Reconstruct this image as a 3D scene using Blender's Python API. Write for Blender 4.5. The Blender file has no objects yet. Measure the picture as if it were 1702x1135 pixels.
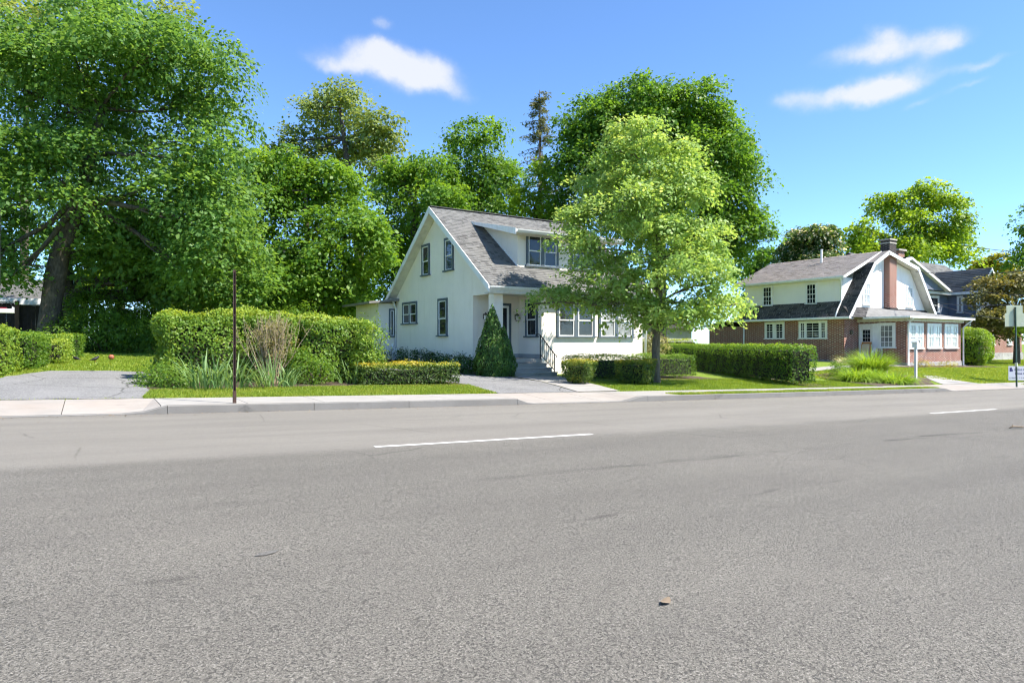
import bpy, bmesh, math, random
import numpy as np
from mathutils import Vector, Matrix

# ------------------------------------------------------------------ camera, sky, sun, exposure
scene = bpy.context.scene
COL = scene.collection
YAW = math.radians(32.5)
CAM_Z = 1.06
cam_data = bpy.data.cameras.new("camera")
cam_data.sensor_width = 36.0
cam_data.lens = 36.0 * 1081 / 1702
cam_data.shift_y = 2.5 / 1702
cam_data.clip_start = 0.05
cam_data.clip_end = 3000
cam = bpy.data.objects.new("camera", cam_data)
COL.objects.link(cam)
cam.location = (0, 0, CAM_Z)
cam.rotation_euler = (math.radians(90), 0, -YAW)
scene.camera = cam

SUN_TO = Vector((0.66, -0.82, 1.45)).normalized()          # towards the sun
SUN_STRENGTH = 3.3
SKY_STRENGTH = 0.094
EXPOSURE = 1.88
sun_data = bpy.data.lights.new("sun", 'SUN')
sun_data.energy = SUN_STRENGTH
sun_data.angle = math.radians(0.55)
sun_data.color = (1.0, 0.94, 0.85)
sun = bpy.data.objects.new("sun", sun_data)
COL.objects.link(sun)
sun.location = (40, -30, 60)
sun.rotation_euler = (-SUN_TO).to_track_quat('-Z', 'Y').to_euler()

world = bpy.data.worlds.new("World")
scene.world = world
world.use_nodes = True
wn, wl = world.node_tree.nodes, world.node_tree.links
wn.clear()
w_out = wn.new('ShaderNodeOutputWorld')
w_bg = wn.new('ShaderNodeBackground')
w_sky = wn.new('ShaderNodeTexSky')
w_sky.sky_type = 'NISHITA'
w_sky.sun_disc = False
w_sky.sun_elevation = math.asin(SUN_TO.z)
w_sky.sun_rotation = math.atan2(SUN_TO.x, SUN_TO.y)
w_sky.altitude = 1800
w_sky.air_density = 0.85
w_sky.dust_density = 0.05
w_sky.ozone_density = 4.5
w_bg.inputs['Strength'].default_value = SKY_STRENGTH


def wmath(op, a, b=None, clamp=False):
    n = wn.new('ShaderNodeMath'); n.operation = op; n.use_clamp = clamp
    for i, v in enumerate((a, b)):
        if v is None: continue
        if isinstance(v, (int, float)): n.inputs[i].default_value = v
        else: wl.new(v, n.inputs[i])
    return n.outputs[0]


def wvec(op, a, b):
    n = wn.new('ShaderNodeVectorMath'); n.operation = op
    for i, v in enumerate((a, b)):
        if isinstance(v, (tuple, list, Vector)): n.inputs[i].default_value = tuple(v)
        else: wl.new(v, n.inputs[i])
    return n.outputs['Value'] if op == 'DOT_PRODUCT' else n.outputs[0]


def sky_dir(x, y):
    a = (x - 851) / 1081.0
    d = Vector((math.sin(YAW) + a * math.cos(YAW), math.cos(YAW) - a * math.sin(YAW), (570 - y) / 1081.0))
    return d.normalized()


# fair-weather clouds: soft masses in the sky dome, broken up by noise on the view direction
w_tc = wn.new('ShaderNodeTexCoord')
w_dir = w_tc.outputs['Generated']
w_noise = wn.new('ShaderNodeTexNoise')
w_noise.inputs['Scale'].default_value = 15.0
w_noise.inputs['Detail'].default_value = 7.0
w_noise.inputs['Roughness'].default_value = 0.55
wl.new(w_dir, w_noise.inputs['Vector'])
w_warp = wvec('MULTIPLY', wvec('SUBTRACT', w_noise.outputs['Color'], (0.5, 0.5, 0.5)), (0.055, 0.055, 0.04))
w_d2 = wvec('ADD', w_dir, w_warp)
w_n2 = wn.new('ShaderNodeTexNoise')
w_n2.inputs['Scale'].default_value = 34.0
w_n2.inputs['Detail'].default_value = 8.0
w_n2.inputs['Roughness'].default_value = 0.62
wl.new(w_dir, w_n2.inputs['Vector'])
CLOUDS = [  # direction (photo heading), angular half width / half height, density, tilt
    (640, 106, 0.075, 0.019, 0.95, 0.10), (700, 120, 0.058, 0.022, 1.0, 0.16), (556, 105, 0.034, 0.009, 0.62, -0.05),
    (635, 44, 0.014, 0.008, 0.5, 0.1), (757, 150, 0.034, 0.011, 0.36, 0.25), (650, 84, 0.035, 0.012, 0.5, 0.0),
    (1460, 85, 0.056, 0.014, 1.0, -0.03), (1470, 54, 0.022, 0.013, 0.7, 0.1), (1565, 73, 0.026, 0.012, 0.75, -0.1),
    (1430, 156, 0.062, 0.015, 1.05, -0.08), (1485, 132, 0.045, 0.013, 0.7, -0.1), (1318, 163, 0.028, 0.013, 0.6, 0.0),
    (1640, 105, 0.036, 0.006, 0.55, -0.08), (1618, 137, 0.024, 0.005, 0.4, -0.12), (1530, 172, 0.03, 0.006, 0.35, -0.2),
    # the same kind of cloud goes on outside the picture
    (-900, -60, 0.10, 0.03, 0.8, 0.0), (2900, -300, 0.10, 0.03, 0.8, 0.1), (1100, -900, 0.10, 0.045, 0.8, 0.3),
]
w_mask = None
for (px, py, hw, hh, dens, tilt) in CLOUDS:
    c = sky_dir(px, py)
    r = c.cross(Vector((0, 0, 1))).normalized(); u = r.cross(c).normalized()
    r2 = r * math.cos(tilt) - u * math.sin(tilt); u2 = u * math.cos(tilt) + r * math.sin(tilt)
    qx = wmath('DIVIDE', wvec('DOT_PRODUCT', w_d2, r2), hw)
    qy = wmath('DIVIDE', wvec('DOT_PRODUCT', w_d2, u2), hh)
    d2 = wmath('ADD', wmath('MULTIPLY', qx, qx), wmath('MULTIPLY', qy, qy))
    e = wmath('EXPONENT', wmath('MULTIPLY', d2, -1.0))
    front = wmath('GREATER_THAN', wvec('DOT_PRODUCT', w_dir, c), 0.5)
    m = wmath('MULTIPLY', wmath('MULTIPLY', e, dens), front)
    w_mask = m if w_mask is None else wmath('ADD', w_mask, m)
w_mask = wmath('MULTIPLY', w_mask, wmath('ADD', wmath('MULTIPLY', w_n2.outputs['Fac'], 1.1), 0.42))
w_ramp = wn.new('ShaderNodeMapRange')
w_ramp.interpolation_type = 'SMOOTHSTEP'
w_ramp.inputs['From Min'].default_value = 0.10
w_ramp.inputs['From Max'].default_value = 1.15
w_ramp.inputs['To Max'].default_value = 0.88
wl.new(w_mask, w_ramp.inputs['Value'])
w_mix = wn.new('ShaderNodeMix'); w_mix.data_type = 'RGBA'
wl.new(w_ramp.outputs['Result'], w_mix.inputs['Factor'])
w_tint = wn.new('ShaderNodeMix'); w_tint.data_type = 'RGBA'; w_tint.blend_type = 'MULTIPLY'
w_tint.inputs['Factor'].default_value = 1.0
wl.new(w_sky.outputs['Color'], w_tint.inputs['A'])
w_tint.inputs['B'].default_value = (0.80, 0.925, 1.0, 1)          # the clear azure of the whole dome
wl.new(w_tint.outputs['Result'], w_mix.inputs['A'])
w_mix.inputs['B'].default_value = (2.75, 2.8, 2.9, 1)
wl.new(w_mix.outputs['Result'], w_bg.inputs['Color'])
wl.new(w_bg.outputs[0], w_out.inputs[0])

scene.view_settings.view_transform = 'Standard'
scene.view_settings.look = 'None'
scene.view_settings.gamma = 1.0
scene.view_settings.use_curve_mapping = False
scene.view_settings.exposure = EXPOSURE
scene.render.engine = 'CYCLES'
scene.cycles.max_bounces = 6
scene.cycles.diffuse_bounces = 3
scene.cycles.glossy_bounces = 3
scene.cycles.transmission_bounces = 4
scene.cycles.transparent_max_bounces = 6
scene.cycles.use_adaptive_sampling = True
scene.cycles.adaptive_threshold = 0.03
scene.cycles.use_denoising = True
scene.cycles.denoiser = 'OPENIMAGEDENOISE'
scene.cycles.filter_width = 1.2

RNG = np.random.default_rng(7)


# ------------------------------------------------------------------ terrain
def sst(x, a, b):
    t = np.clip((x - a) / (b - a), 0, 1)
    return t * t * (3 - 2 * t)


def zr(u):
    """height of the crown of the road, which falls gently towards +x"""
    u = np.clip(u, -60, 97)
    return -0.031 * u + np.where(u > 0, 0.00016 * u * u, 0)


def zroad(u, v):
    k = np.clip((v - 6.8) / 5.5, -1.2, 1.2)
    return zr(u) - 0.1 * k * k


def zg(u, v):
    z = zr(u) + 0.03 + 0.035 * (np.clip(v, 14, 32) - 14)
    return z + 0.4 * sst(u, 26, 36) * sst(v, 14, 19.5)


def gz(u, v):
    return float(zg(np.float64(u), np.float64(v)))


# ------------------------------------------------------------------ object helpers
def tag(o, label=None, cat=None, group=None, kind=None):
    if label: o['label'] = label
    if cat: o['category'] = cat
    if group: o['group'] = group
    if kind: o['kind'] = kind
    return o


def link(o, parent=None):
    COL.objects.link(o)
    if parent is not None: o.parent = parent
    return o


def origin(o):
    """world location of an object's origin (only empties/meshes that are never rotated)"""
    v = Vector((0, 0, 0))
    while o is not None:
        v = v + Vector(o.location); o = o.parent
    return v


def thing(name, label, cat, loc, group=None):
    o = bpy.data.objects.new(name, None)
    o.empty_display_size = 0.2
    o.location = loc
    link(o)
    return tag(o, label, cat, group)


def fast_mesh(name, verts, faces, tone=None, smooth=False):
    """verts (n,3), faces (m,k) with constant k"""
    me = bpy.data.meshes.new(name)
    verts = np.ascontiguousarray(verts, dtype=np.float32); faces = np.ascontiguousarray(faces, dtype=np.int32)
    m, k = faces.shape
    me.vertices.add(len(verts)); me.vertices.foreach_set('co', verts.ravel())
    me.loops.add(m * k); me.loops.foreach_set('vertex_index', faces.ravel())
    me.polygons.add(m)
    me.polygons.foreach_set('loop_start', np.arange(0, m * k, k, dtype=np.int32))
    if smooth: me.polygons.foreach_set('use_smooth', np.ones(m, dtype=bool))
    if tone is not None:
        at = me.attributes.new('tone', 'FLOAT', 'POINT')
        at.data.foreach_set('value', np.ascontiguousarray(tone, dtype=np.float32))
    me.update(calc_edges=True)
    return me


class MB:
    """collects shapes in world coordinates; build() makes ONE mesh object"""
    def __init__(self): self.v, self.f = [], []

    def add(self, verts, faces):
        o = len(self.v)
        self.v += [tuple(p) for p in verts]
        self.f += [tuple(i + o for i in fc) for fc in faces]
        return self

    def box(self, x0, x1, y0, y1, z0, z1):
        v = [(x0, y0, z0), (x1, y0, z0), (x1, y1, z0), (x0, y1, z0), (x0, y0, z1), (x1, y0, z1), (x1, y1, z1), (x0, y1, z1)]
        return self.add(v, [(0, 3, 2, 1), (4, 5, 6, 7), (0, 1, 5, 4), (1, 2, 6, 5), (2, 3, 7, 6), (3, 0, 4, 7)])

    def prism(self, pts, d):
        """extrude a planar polygon (world points) along vector d"""
        n = len(pts); d = Vector(d)
        a = [Vector(p) for p in pts]; b = [p + d for p in a]
        nor = sum(((a[i] - a[0]).cross(a[(i + 1) % n] - a[0]) for i in range(1, n - 1)), Vector())
        fl = nor.dot(d) > 0
        F = [tuple(range(n)), tuple(range(2 * n - 1, n - 1, -1))] + [(i, i + n, (i + 1) % n + n, (i + 1) % n) for i in range(n)]
        if fl: F = [tuple(reversed(f)) for f in F]
        return self.add(a + b, F)

    def bar(self, p, q, w, h, up=(0, 0, 1)):
        """rectangular bar from p to q, w across, h along up"""
        p, q = Vector(p), Vector(q); d = (q - p).normalized(); up = Vector(up)
        s = d.cross(up)
        if s.length < 1e-4: s = d.cross(Vector((1, 0, 0)))
        s.normalize(); t = s.cross(d).normalized()
        c = [(-w / 2, -h / 2), (w / 2, -h / 2), (w / 2, h / 2), (-w / 2, h / 2)]
        v = [p + s * a + t * b for a, b in c] + [q + s * a + t * b for a, b in c]
        return self.add(v, [(0, 1, 2, 3), (7, 6, 5, 4), (0, 4, 5, 1), (1, 5, 6, 2), (2, 6, 7, 3), (3, 7, 4, 0)])

    def tube(self, pts, radii, n=8, cap=True):
        pts = [Vector(p) for p in pts]
        if isinstance(radii, (int, float)): radii = [radii] * len(pts)
        base = len(self.v); prev = None
        for i, p in enumerate(pts):
            d = (pts[min(i + 1, len(pts) - 1)] - pts[max(i - 1, 0)]).normalized()
            ref = prev if prev is not None else (Vector((1, 0, 0)) if abs(d.z) > 0.8 else Vector((0, 0, 1)))
            s = d.cross(ref)
            if s.length < 1e-4: s = d.cross(Vector((0, 1, 0)))
            s.normalize(); t = s.cross(d).normalized(); prev = t
            for k in range(n):
                a = 2 * math.pi * k / n
                self.v.append(tuple(p + (t * math.cos(a) + s * math.sin(a)) * radii[i]))
        for i in range(len(pts) - 1):
            for k in range(n):
                a, b = base + i * n + k, base + i * n + (k + 1) % n
                self.f.append((a, b, b + n, a + n))
        if cap:
            self.f.append(tuple(base + k for k in range(n - 1, -1, -1)))
            self.f.append(tuple(base + (len(pts) - 1) * n + k for k in range(n)))
        return self

    def lathe(self, c, prof, n=16):
        """prof: list of (radius, z) from bottom to top, round the vertical through c"""
        base = len(self.v)
        for r, z in prof:
            for k in range(n):
                a = 2 * math.pi * k / n
                self.v.append((c[0] + r * math.cos(a), c[1] + r * math.sin(a), c[2] + z))
        for i in range(len(prof) - 1):
            for k in range(n):
                a, b = base + i * n + k, base + i * n + (k + 1) % n
                self.f.append((a, b, b + n, a + n))
        self.f.append(tuple(base + k for k in range(n - 1, -1, -1)))
        self.f.append(tuple(base + (len(prof) - 1) * n + k for k in range(n)))
        return self

    def build(self, name, mat, parent=None, smooth=False, uv=False, bevel=0, at=None):
        o0 = origin(parent) if parent is not None else Vector(at or (0, 0, 0))
        me = bpy.data.meshes.new(name)
        me.from_pydata([(x - o0.x, y - o0.y, z - o0.z) for x, y, z in self.v], [], self.f)
        if bevel:
            bm = bmesh.new(); bm.from_mesh(me)
            bmesh.ops.recalc_face_normals(bm, faces=bm.faces)
            bmesh.ops.bevel(bm, geom=list(bm.edges), offset=bevel, segments=2, affect='EDGES', profile=0.6)
            bm.to_mesh(me); bm.free()
        if uv:      # metric box mapping in world coordinates
            lay = me.uv_layers.new(name='UVMap')
            for p in me.polygons:
                nx, ny, nz = (abs(c) for c in p.normal)
                for li in p.loop_indices:
                    co = me.vertices[me.loops[li].vertex_index].co + o0
                    lay.data[li].uv = (co.y, co.z) if nx > max(ny, nz) else ((co.x, co.z) if ny > nz else (co.x, co.y))
        if smooth:
            for p in me.polygons: p.use_smooth = True
        me.materials.append(mat)
        o = bpy.data.objects.new(name, me)
        if parent is None: o.location = o0
        return link(o, parent)


def copy_tree(src, parent=None):
    c = src.copy(); COL.objects.link(c); c.parent = parent
    for ch in list(src.children): copy_tree(ch, c)
    return c


def sheet(name, poly, mat, off=0.012, step=0.5, parent=None, zf=None, jitter=0.0):
    """a polygon laid on the terrain, cut along a grid so that it follows the ground"""
    zf = zf or zg
    pts = []
    n = len(poly); rr = random.Random(sum(map(ord, name)) + n)
    for i in range(n):
        a, b = Vector(poly[i]), Vector(poly[(i + 1) % n])
        k = max(1, int((b - a).length / 0.35)) if jitter else 1
        nrm = Vector((-(b - a).y, (b - a).x)).normalized()
        for j in range(k):
            p = a.lerp(b, j / k)
            if jitter: p = p + nrm * rr.uniform(-jitter, jitter)
            pts.append(p)
    bm = bmesh.new()
    bm.faces.new([bm.verts.new((p.x, p.y, 0)) for p in pts])
    xs = [p.x for p in pts]; ys = [p.y for p in pts]
    for ax, lo, hi in ((0, min(xs), max(xs)), (1, min(ys), max(ys))):
        c = math.ceil(lo / step) * step
        while c < hi:
            co = (c, 0, 0) if ax == 0 else (0, c, 0); no = (1, 0, 0) if ax == 0 else (0, 1, 0)
            bmesh.ops.bisect_plane(bm, geom=bm.verts[:] + bm.edges[:] + bm.faces[:], plane_co=co, plane_no=no)
            c += step
    bmesh.ops.triangulate(bm, faces=bm.faces)
    bmesh.ops.recalc_face_normals(bm, faces=bm.faces)
    for f in bm.faces:
        if f.normal.z < 0: f.normal_flip()
    for v in bm.verts: v.co.z = float(zf(np.float64(v.co.x), np.float64(v.co.y))) + off
    me = bpy.data.meshes.new(name); bm.to_mesh(me); bm.free()
    for p in me.polygons: p.use_smooth = True
    me.materials.append(mat)
    return link(bpy.data.objects.new(name, me), parent)


# ------------------------------------------------------------------ materials
def new_mat(name):
    m = bpy.data.materials.new(name); m.use_nodes = True
    nt = m.node_tree; nt.nodes.clear()
    out = nt.nodes.new('ShaderNodeOutputMaterial'); b = nt.nodes.new('ShaderNodeBsdfPrincipled')
    nt.links.new(b.outputs[0], out.inputs[0])
    return m, nt, b, out


class N:
    """small wrapper for wiring nodes"""
    def __init__(self, nt): self.nt = nt

    def node(self, t, **kw):
        n = self.nt.nodes.new(t)
        for k, v in kw.items(): setattr(n, k, v)
        return n

    def put(self, sock, v):
        if isinstance(v, bpy.types.NodeSocket): self.nt.links.new(v, sock)
        elif isinstance(v, (tuple, list)) and len(v) == 3 and sock.type == 'RGBA': sock.default_value = (*v, 1)
        else: sock.default_value = v

    def coord(self, kind='Object', scale=(1, 1, 1), rot=(0, 0, 0)):
        tc = self.node('ShaderNodeTexCoord'); mp = self.node('ShaderNodeMapping')
        mp.inputs['Scale'].default_value = scale; mp.inputs['Rotation'].default_value = rot
        if kind == 'World':
            g = self.node('ShaderNodeNewGeometry'); self.nt.links.new(g.outputs['Position'], mp.inputs['Vector'])
        else: self.nt.links.new(tc.outputs[kind], mp.inputs['Vector'])
        return mp.outputs[0]

    def noise(self, vec, scale, detail=4, rough=0.55, out='Fac'):
        n = self.node('ShaderNodeTexNoise'); self.put(n.inputs['Vector'], vec)
        n.inputs['Scale'].default_value = scale; n.inputs['Detail'].default_value = detail; n.inputs['Roughness'].default_value = rough
        return n.outputs[out]

    def vor(self, vec, scale, feature='F1', out='Distance', rnd=1.0):
        n = self.node('ShaderNodeTexVoronoi', feature=feature); self.put(n.inputs['Vector'], vec)
        n.inputs['Scale'].default_value = scale; n.inputs['Randomness'].default_value = rnd
        return n.outputs[out]

    def ramp(self, fac, stops, interp='LINEAR'):
        n = self.node('ShaderNodeValToRGB'); self.put(n.inputs['Fac'], fac)
        cr = n.color_ramp; cr.interpolation = interp
        while len(cr.elements) < len(stops): cr.elements.new(0.5)
        for e, (p, c) in zip(cr.elements, stops):
            e.position = p; e.color = (*c, 1) if len(c) == 3 else c
        return n.outputs['Color']

    def rng(self, v, a, b, c=0.0, d=1.0, smooth=False):
        n = self.node('ShaderNodeMapRange')
        if smooth: n.interpolation_type = 'SMOOTHSTEP'
        self.put(n.inputs['Value'], v)
        for k, x in zip(('From Min', 'From Max', 'To Min', 'To Max'), (a, b, c, d)): n.inputs[k].default_value = x
        return n.outputs['Result']

    def mix(self, f, a, b, mode='MIX'):
        n = self.node('ShaderNodeMix', data_type='RGBA', blend_type=mode)
        self.put(n.inputs['Factor'], f); self.put(n.inputs['A'], a); self.put(n.inputs['B'], b)
        return n.outputs['Result']

    def math(self, op, a, b=0.0, clamp=False):
        n = self.node('ShaderNodeMath', operation=op, use_clamp=clamp)
        self.put(n.inputs[0], a); self.put(n.inputs[1], b)
        return n.outputs[0]

    def sep(self, v):
        n = self.node('ShaderNodeSeparateXYZ'); self.put(n.inputs[0], v); return n.outputs

    def attr(self, name):
        return self.node('ShaderNodeAttribute', attribute_name=name).outputs['Fac']

    def bump(self, h, strength=0.3, dist=0.01):
        n = self.node('ShaderNodeBump'); self.put(n.inputs['Height'], h)
        n.inputs['Strength'].default_value = strength; n.inputs['Distance'].default_value = dist
        return n.outputs[0]


def mat_plain(name, col, rough=0.6, var=0.12, scale=3.0, metal=0.0, bump=0.0, bscale=60, spec=0.4, dirt=None):
    m, nt, b, _ = new_mat(name); n = N(nt); c = n.coord('World')
    f = n.noise(c, scale, 5)
    lo = tuple(x * (1 - var) for x in col); hi = tuple(min(1, x * (1 + var)) for x in col)
    cc = n.ramp(f, [(0.3, lo), (0.7, hi)])
    if dirt:
        g = n.rng(n.noise(n.coord('World', (3, 3, 0.6)), 1.4, 6, 0.65), 0.48, 0.72, 0, 0.55)
        cc = n.mix(g, cc, dirt)
    n.put(b.inputs['Base Color'], cc)
    b.inputs['Roughness'].default_value = rough; b.inputs['Metallic'].default_value = metal
    b.inputs['Specular IOR Level'].default_value = spec
    if bump: n.put(b.inputs['Normal'], n.bump(n.noise(c, bscale, 4), bump, 0.006))
    return m


def mat_leaf(name, stops, trans=0.5, rough=0.5, spec=0.32, tmul=1.6):
    """tone attribute (0..1) picks the leaf's own colour"""
    m, nt, b, out = new_mat(name); n = N(nt)
    col = n.ramp(n.attr('tone'), stops)
    n.put(b.inputs['Base Color'], col); b.inputs['Roughness'].default_value = rough
    b.inputs['Specular IOR Level'].default_value = spec
    tr = n.node('ShaderNodeBsdfTranslucent')
    n.put(tr.inputs['Color'], n.mix(1.0, col, (tmul * 1.15, tmul, tmul * 0.55), 'MULTIPLY'))
    mx = n.node('ShaderNodeMixShader'); mx.inputs[0].default_value = trans
    nt.links.new(b.outputs[0], mx.inputs[1]); nt.links.new(tr.outputs[0], mx.inputs[2]); nt.links.new(mx.outputs[0], out.inputs[0])
    return m


def make_asphalt():
    m, nt, b, _ = new_mat('asphalt'); n = N(nt); c = n.coord('World')
    xyz = n.sep(c); u, v = xyz[0], xyz[1]
    stretch = n.coord('World', (0.25, 1.6, 1))
    # far lane: finer, paler overlay; near lanes: coarse open aggregate
    edge = n.math('ADD', v, n.math('MULTIPLY', n.math('SUBTRACT', n.noise(n.coord('World', (0.8, 1, 1)), 1.5, 4), 0.5), 0.22))
    far = n.rng(edge, 6.45, 7.0, smooth=True)
    agg = n.vor(c, 195, 'F1', 'Color'); agg_v = n.math('MULTIPLY', n.sep(agg)[0], 1.0)
    fine = n.noise(c, 260, 3, 0.7)
    pit = n.rng(n.noise(c, 88, 4, 0.72), 0.53, 0.65)
    tone = n.noise(stretch, 0.9, 6, 0.6)
    near_c = n.ramp(agg_v, [(0.0, (0.084, 0.078, 0.068)), (0.5, (0.133, 0.125, 0.106)), (0.9, (0.205, 0.193, 0.166)), (1.0, (0.282, 0.265, 0.231))])
    near_c = n.mix(n.math('MULTIPLY', pit, 0.82), near_c, (0.056, 0.053, 0.048))
    near_c = n.mix(n.rng(fine, 0.35, 0.7, 0, 0.35), near_c, (0.170, 0.158, 0.136))
    far_c = n.ramp(agg_v, [(0.0, (0.163, 0.153, 0.132)), (0.7, (0.196, 0.183, 0.159)), (1.0, (0.247, 0.232, 0.202))])
    near_c = n.mix(n.rng(v, 2.5, 6.8, 0, 0.42), near_c, n.mix(0.5, far_c, near_c))
    col = n.mix(far, near_c, far_c)
    spk = n.rng(n.vor(c, 34, 'F1'), 0.10, 0.16, 1, 0)
    col = n.mix(n.math('MULTIPLY', spk, n.rng(n.noise(c, 9, 3), 0.5, 0.6)), col, (0.075, 0.072, 0.066))
    # faint tyre-worn bands along the lanes
    for cv, wv in ((8.2, 0.35), (10.0, 0.4), (5.9, 0.35), (3.0, 0.4)):
        tb = n.rng(n.math('ABSOLUTE', n.math('SUBTRACT', v, cv)), 0.0, wv, 0.26, 0.0, True)
        col = n.mix(n.math('MULTIPLY', tb, n.rng(n.noise(n.coord('World', (0.15, 1, 1)), 1.1, 4), 0.3, 0.7)), col, (0.096, 0.090, 0.079))
    col = n.mix(n.rng(tone, 0.35, 0.7, 0, 0.36), col, (0.095, 0.087, 0.077))
    col = n.mix(n.rng(n.noise(c, 0.35, 4), 0.5, 0.75, 0, 0.22), col, (0.210, 0.194, 0.166))
    # tyre-polished bands and the oily joint between the two near lanes
    jn = n.math('ABSOLUTE', n.math('SUBTRACT', n.math('ADD', v, n.math('MULTIPLY', n.math('SUBTRACT', n.noise(n.coord('World', (0.5, 1, 1)), 2.2, 5), 0.5), 0.26)), 4.78))
    st = n.math('MULTIPLY', n.rng(jn, 0.0, 0.14, 1, 0, True), n.rng(n.noise(n.coord('World', (0.55, 2.5, 1)), 1.7, 5, 0.65), 0.47, 0.64))
    amount = n.rng(u, 2.5, 9.0, 0.22, 1.0)
    col = n.mix(n.math('MULTIPLY', n.math('MULTIPLY', st, amount), 0.8), col, (0.035, 0.033, 0.029))
    j2 = n.math('ABSOLUTE', n.math('SUBTRACT', n.math('ADD', v, n.math('MULTIPLY', n.math('SUBTRACT', n.noise(n.coord('World', (0.6, 1, 1)), 3.0, 5), 0.5), 0.2)), 3.42))
    s2 = n.math('MULTIPLY', n.rng(j2, 0.0, 0.06, 1, 0, True), n.rng(n.noise(n.coord('World', (1, 2, 1)), 2.0, 5, 0.65), 0.5, 0.64))
    col = n.mix(n.math('MULTIPLY', s2, 0.5), col, (0.046, 0.044, 0.038))
    j3 = n.math('ABSOLUTE', n.math('SUBTRACT', v, n.math('ADD', 9.4, n.math('MULTIPLY', n.noise(n.coord('World', (0.3, 1, 1)), 1.0, 4), 0.2))))
    col = n.mix(n.math('MULTIPLY', n.rng(j3, 0, 0.05, 1, 0, True), 0.22), col, (0.091, 0.086, 0.077))
    # hairline cracks
    wc = n.mix(0.12, c, n.noise(c, 1.7, 4, 0.6, out='Color'))
    ck = n.math('MULTIPLY', n.rng(n.vor(wc, 0.42, 'DISTANCE_TO_EDGE'), 0.0, 0.006, 1, 0), n.rng(n.noise(c, 0.5, 3), 0.5, 0.6))
    col = n.mix(n.math('MULTIPLY', ck, 0.55), col, (0.067, 0.063, 0.055))
    # gutter dirt
    col = n.mix(n.rng(v, 11.6, 12.35, 0, 0.35), col, (0.157, 0.143, 0.117))
    n.put(b.inputs['Base Color'], col)
    b.inputs['Roughness'].default_value = 0.88; b.inputs['Specular IOR Level'].default_value = 0.25
    h = n.math('ADD', n.math('MULTIPLY', agg_v, 0.5), n.math('MULTIPLY', pit, -1.0))
    amt = n.math('MULTIPLY', h, n.rng(far, 0, 1, 1.0, 0.35))
    n.put(b.inputs['Normal'], n.bump(amt, 0.75, 0.008))
    return m


def make_concrete(name, col, warm=(0.40, 0.33, 0.27), wamt=0.3, aged=0.35):
    m, nt, b, _ = new_mat(name); n = N(nt); c = n.coord('World')
    oi = n.node('ShaderNodeObjectInfo').outputs['Random']
    base = n.ramp(n.noise(c, 1.7, 6, 0.6), [(0.3, tuple(x * 0.86 for x in col)), (0.7, tuple(x * 1.08 for x in col))])
    base = n.mix(n.math('MULTIPLY', n.rng(n.noise(c, 0.7, 4), 0.42, 0.7), wamt), base, warm)
    base = n.mix(n.rng(n.noise(c, 85, 3), 0.45, 0.75, 0, 0.25), base, tuple(x * 0.55 for x in col))
    base = n.mix(n.rng(n.noise(n.coord('World', (0.6, 2, 1)), 3.1, 6, 0.7), 0.57, 0.7, 0, aged), base, tuple(x * 0.42 for x in col))
    base = n.mix(n.rng(oi, 0, 1, 0, 0.16), base, tuple(x * 0.7 for x in col))
    n.put(b.inputs['Base Color'], base); b.inputs['Roughness'].default_value = 0.85
    b.inputs['Specular IOR Level'].default_value = 0.25
    n.put(b.inputs['Normal'], n.bump(n.noise(c, 120, 4), 0.25, 0.004))
    return m


def make_gravel_drive():
    m, nt, b, _ = new_mat('worn_tarmac'); n = N(nt); c = n.coord('World')
    a = n.sep(n.vor(c, 60, 'F1', 'Color'))[0]
    col = n.ramp(a, [(0, (0.107, 0.107, 0.107)), (0.6, (0.171, 0.171, 0.167)), (1, (0.257, 0.252, 0.246))])
    col = n.mix(n.rng(n.noise(n.coord('World', (1, 0.5, 1)), 0.9, 6, 0.65), 0.4, 0.68, 0, 0.5), col, (0.235, 0.232, 0.227))
    cr = n.vor(n.mix(0.25, c, n.noise(c, 1.3, 3, out='Color')), 0.55, 'DISTANCE_TO_EDGE')
    col = n.mix(n.rng(cr, 0.0, 0.012, 0.75, 0), col, (0.042, 0.042, 0.035))
    col = n.mix(n.rng(n.noise(c, 2.3, 5, 0.7), 0.6, 0.72, 0, 0.35), col, (0.072, 0.072, 0.061))
    n.put(b.inputs['Base Color'], col); b.inputs['Roughness'].default_value = 0.9; b.inputs['Specular IOR Level'].default_value = 0.2
    n.put(b.inputs['Normal'], n.bump(n.math('ADD', a, n.rng(cr, 0, 0.02, -1, 0)), 0.5, 0.008))
    return m


def make_grass_ground():
    m, nt, b, _ = new_mat('turf'); n = N(nt); c = n.coord('World')
    col = n.ramp(n.noise(c, 14, 6, 0.7), [(0.25, (0.07, 0.11, 0.014)), (0.5, (0.14, 0.21, 0.024)), (0.8, (0.23, 0.29, 0.04))])
    col = n.mix(n.rng(n.noise(c, 0.8, 5, 0.6), 0.52, 0.74, 0, 0.55), col, (0.24, 0.205, 0.09))
    n.put(b.inputs['Base Color'], col); b.inputs['Roughness'].default_value = 0.9; b.inputs['Specular IOR Level'].default_value = 0.15
    n.put(b.inputs['Normal'], n.bump(n.noise(c, 60, 4, 0.7), 0.8, 0.03))
    return m


def make_soil():
    m, nt, b, _ = new_mat('mulch'); n = N(nt); c = n.coord('World')
    col = n.ramp(n.noise(c, 22, 6, 0.75), [(0.3, (0.03, 0.02, 0.013)), (0.55, (0.085, 0.058, 0.036)), (0.8, (0.17, 0.125, 0.08))])
    n.put(b.inputs['Base Color'], col); b.inputs['Roughness'].default_value = 0.95
    n.put(b.inputs['Normal'], n.bump(n.noise(c, 35, 5, 0.75), 0.9, 0.03))
    return m


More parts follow.
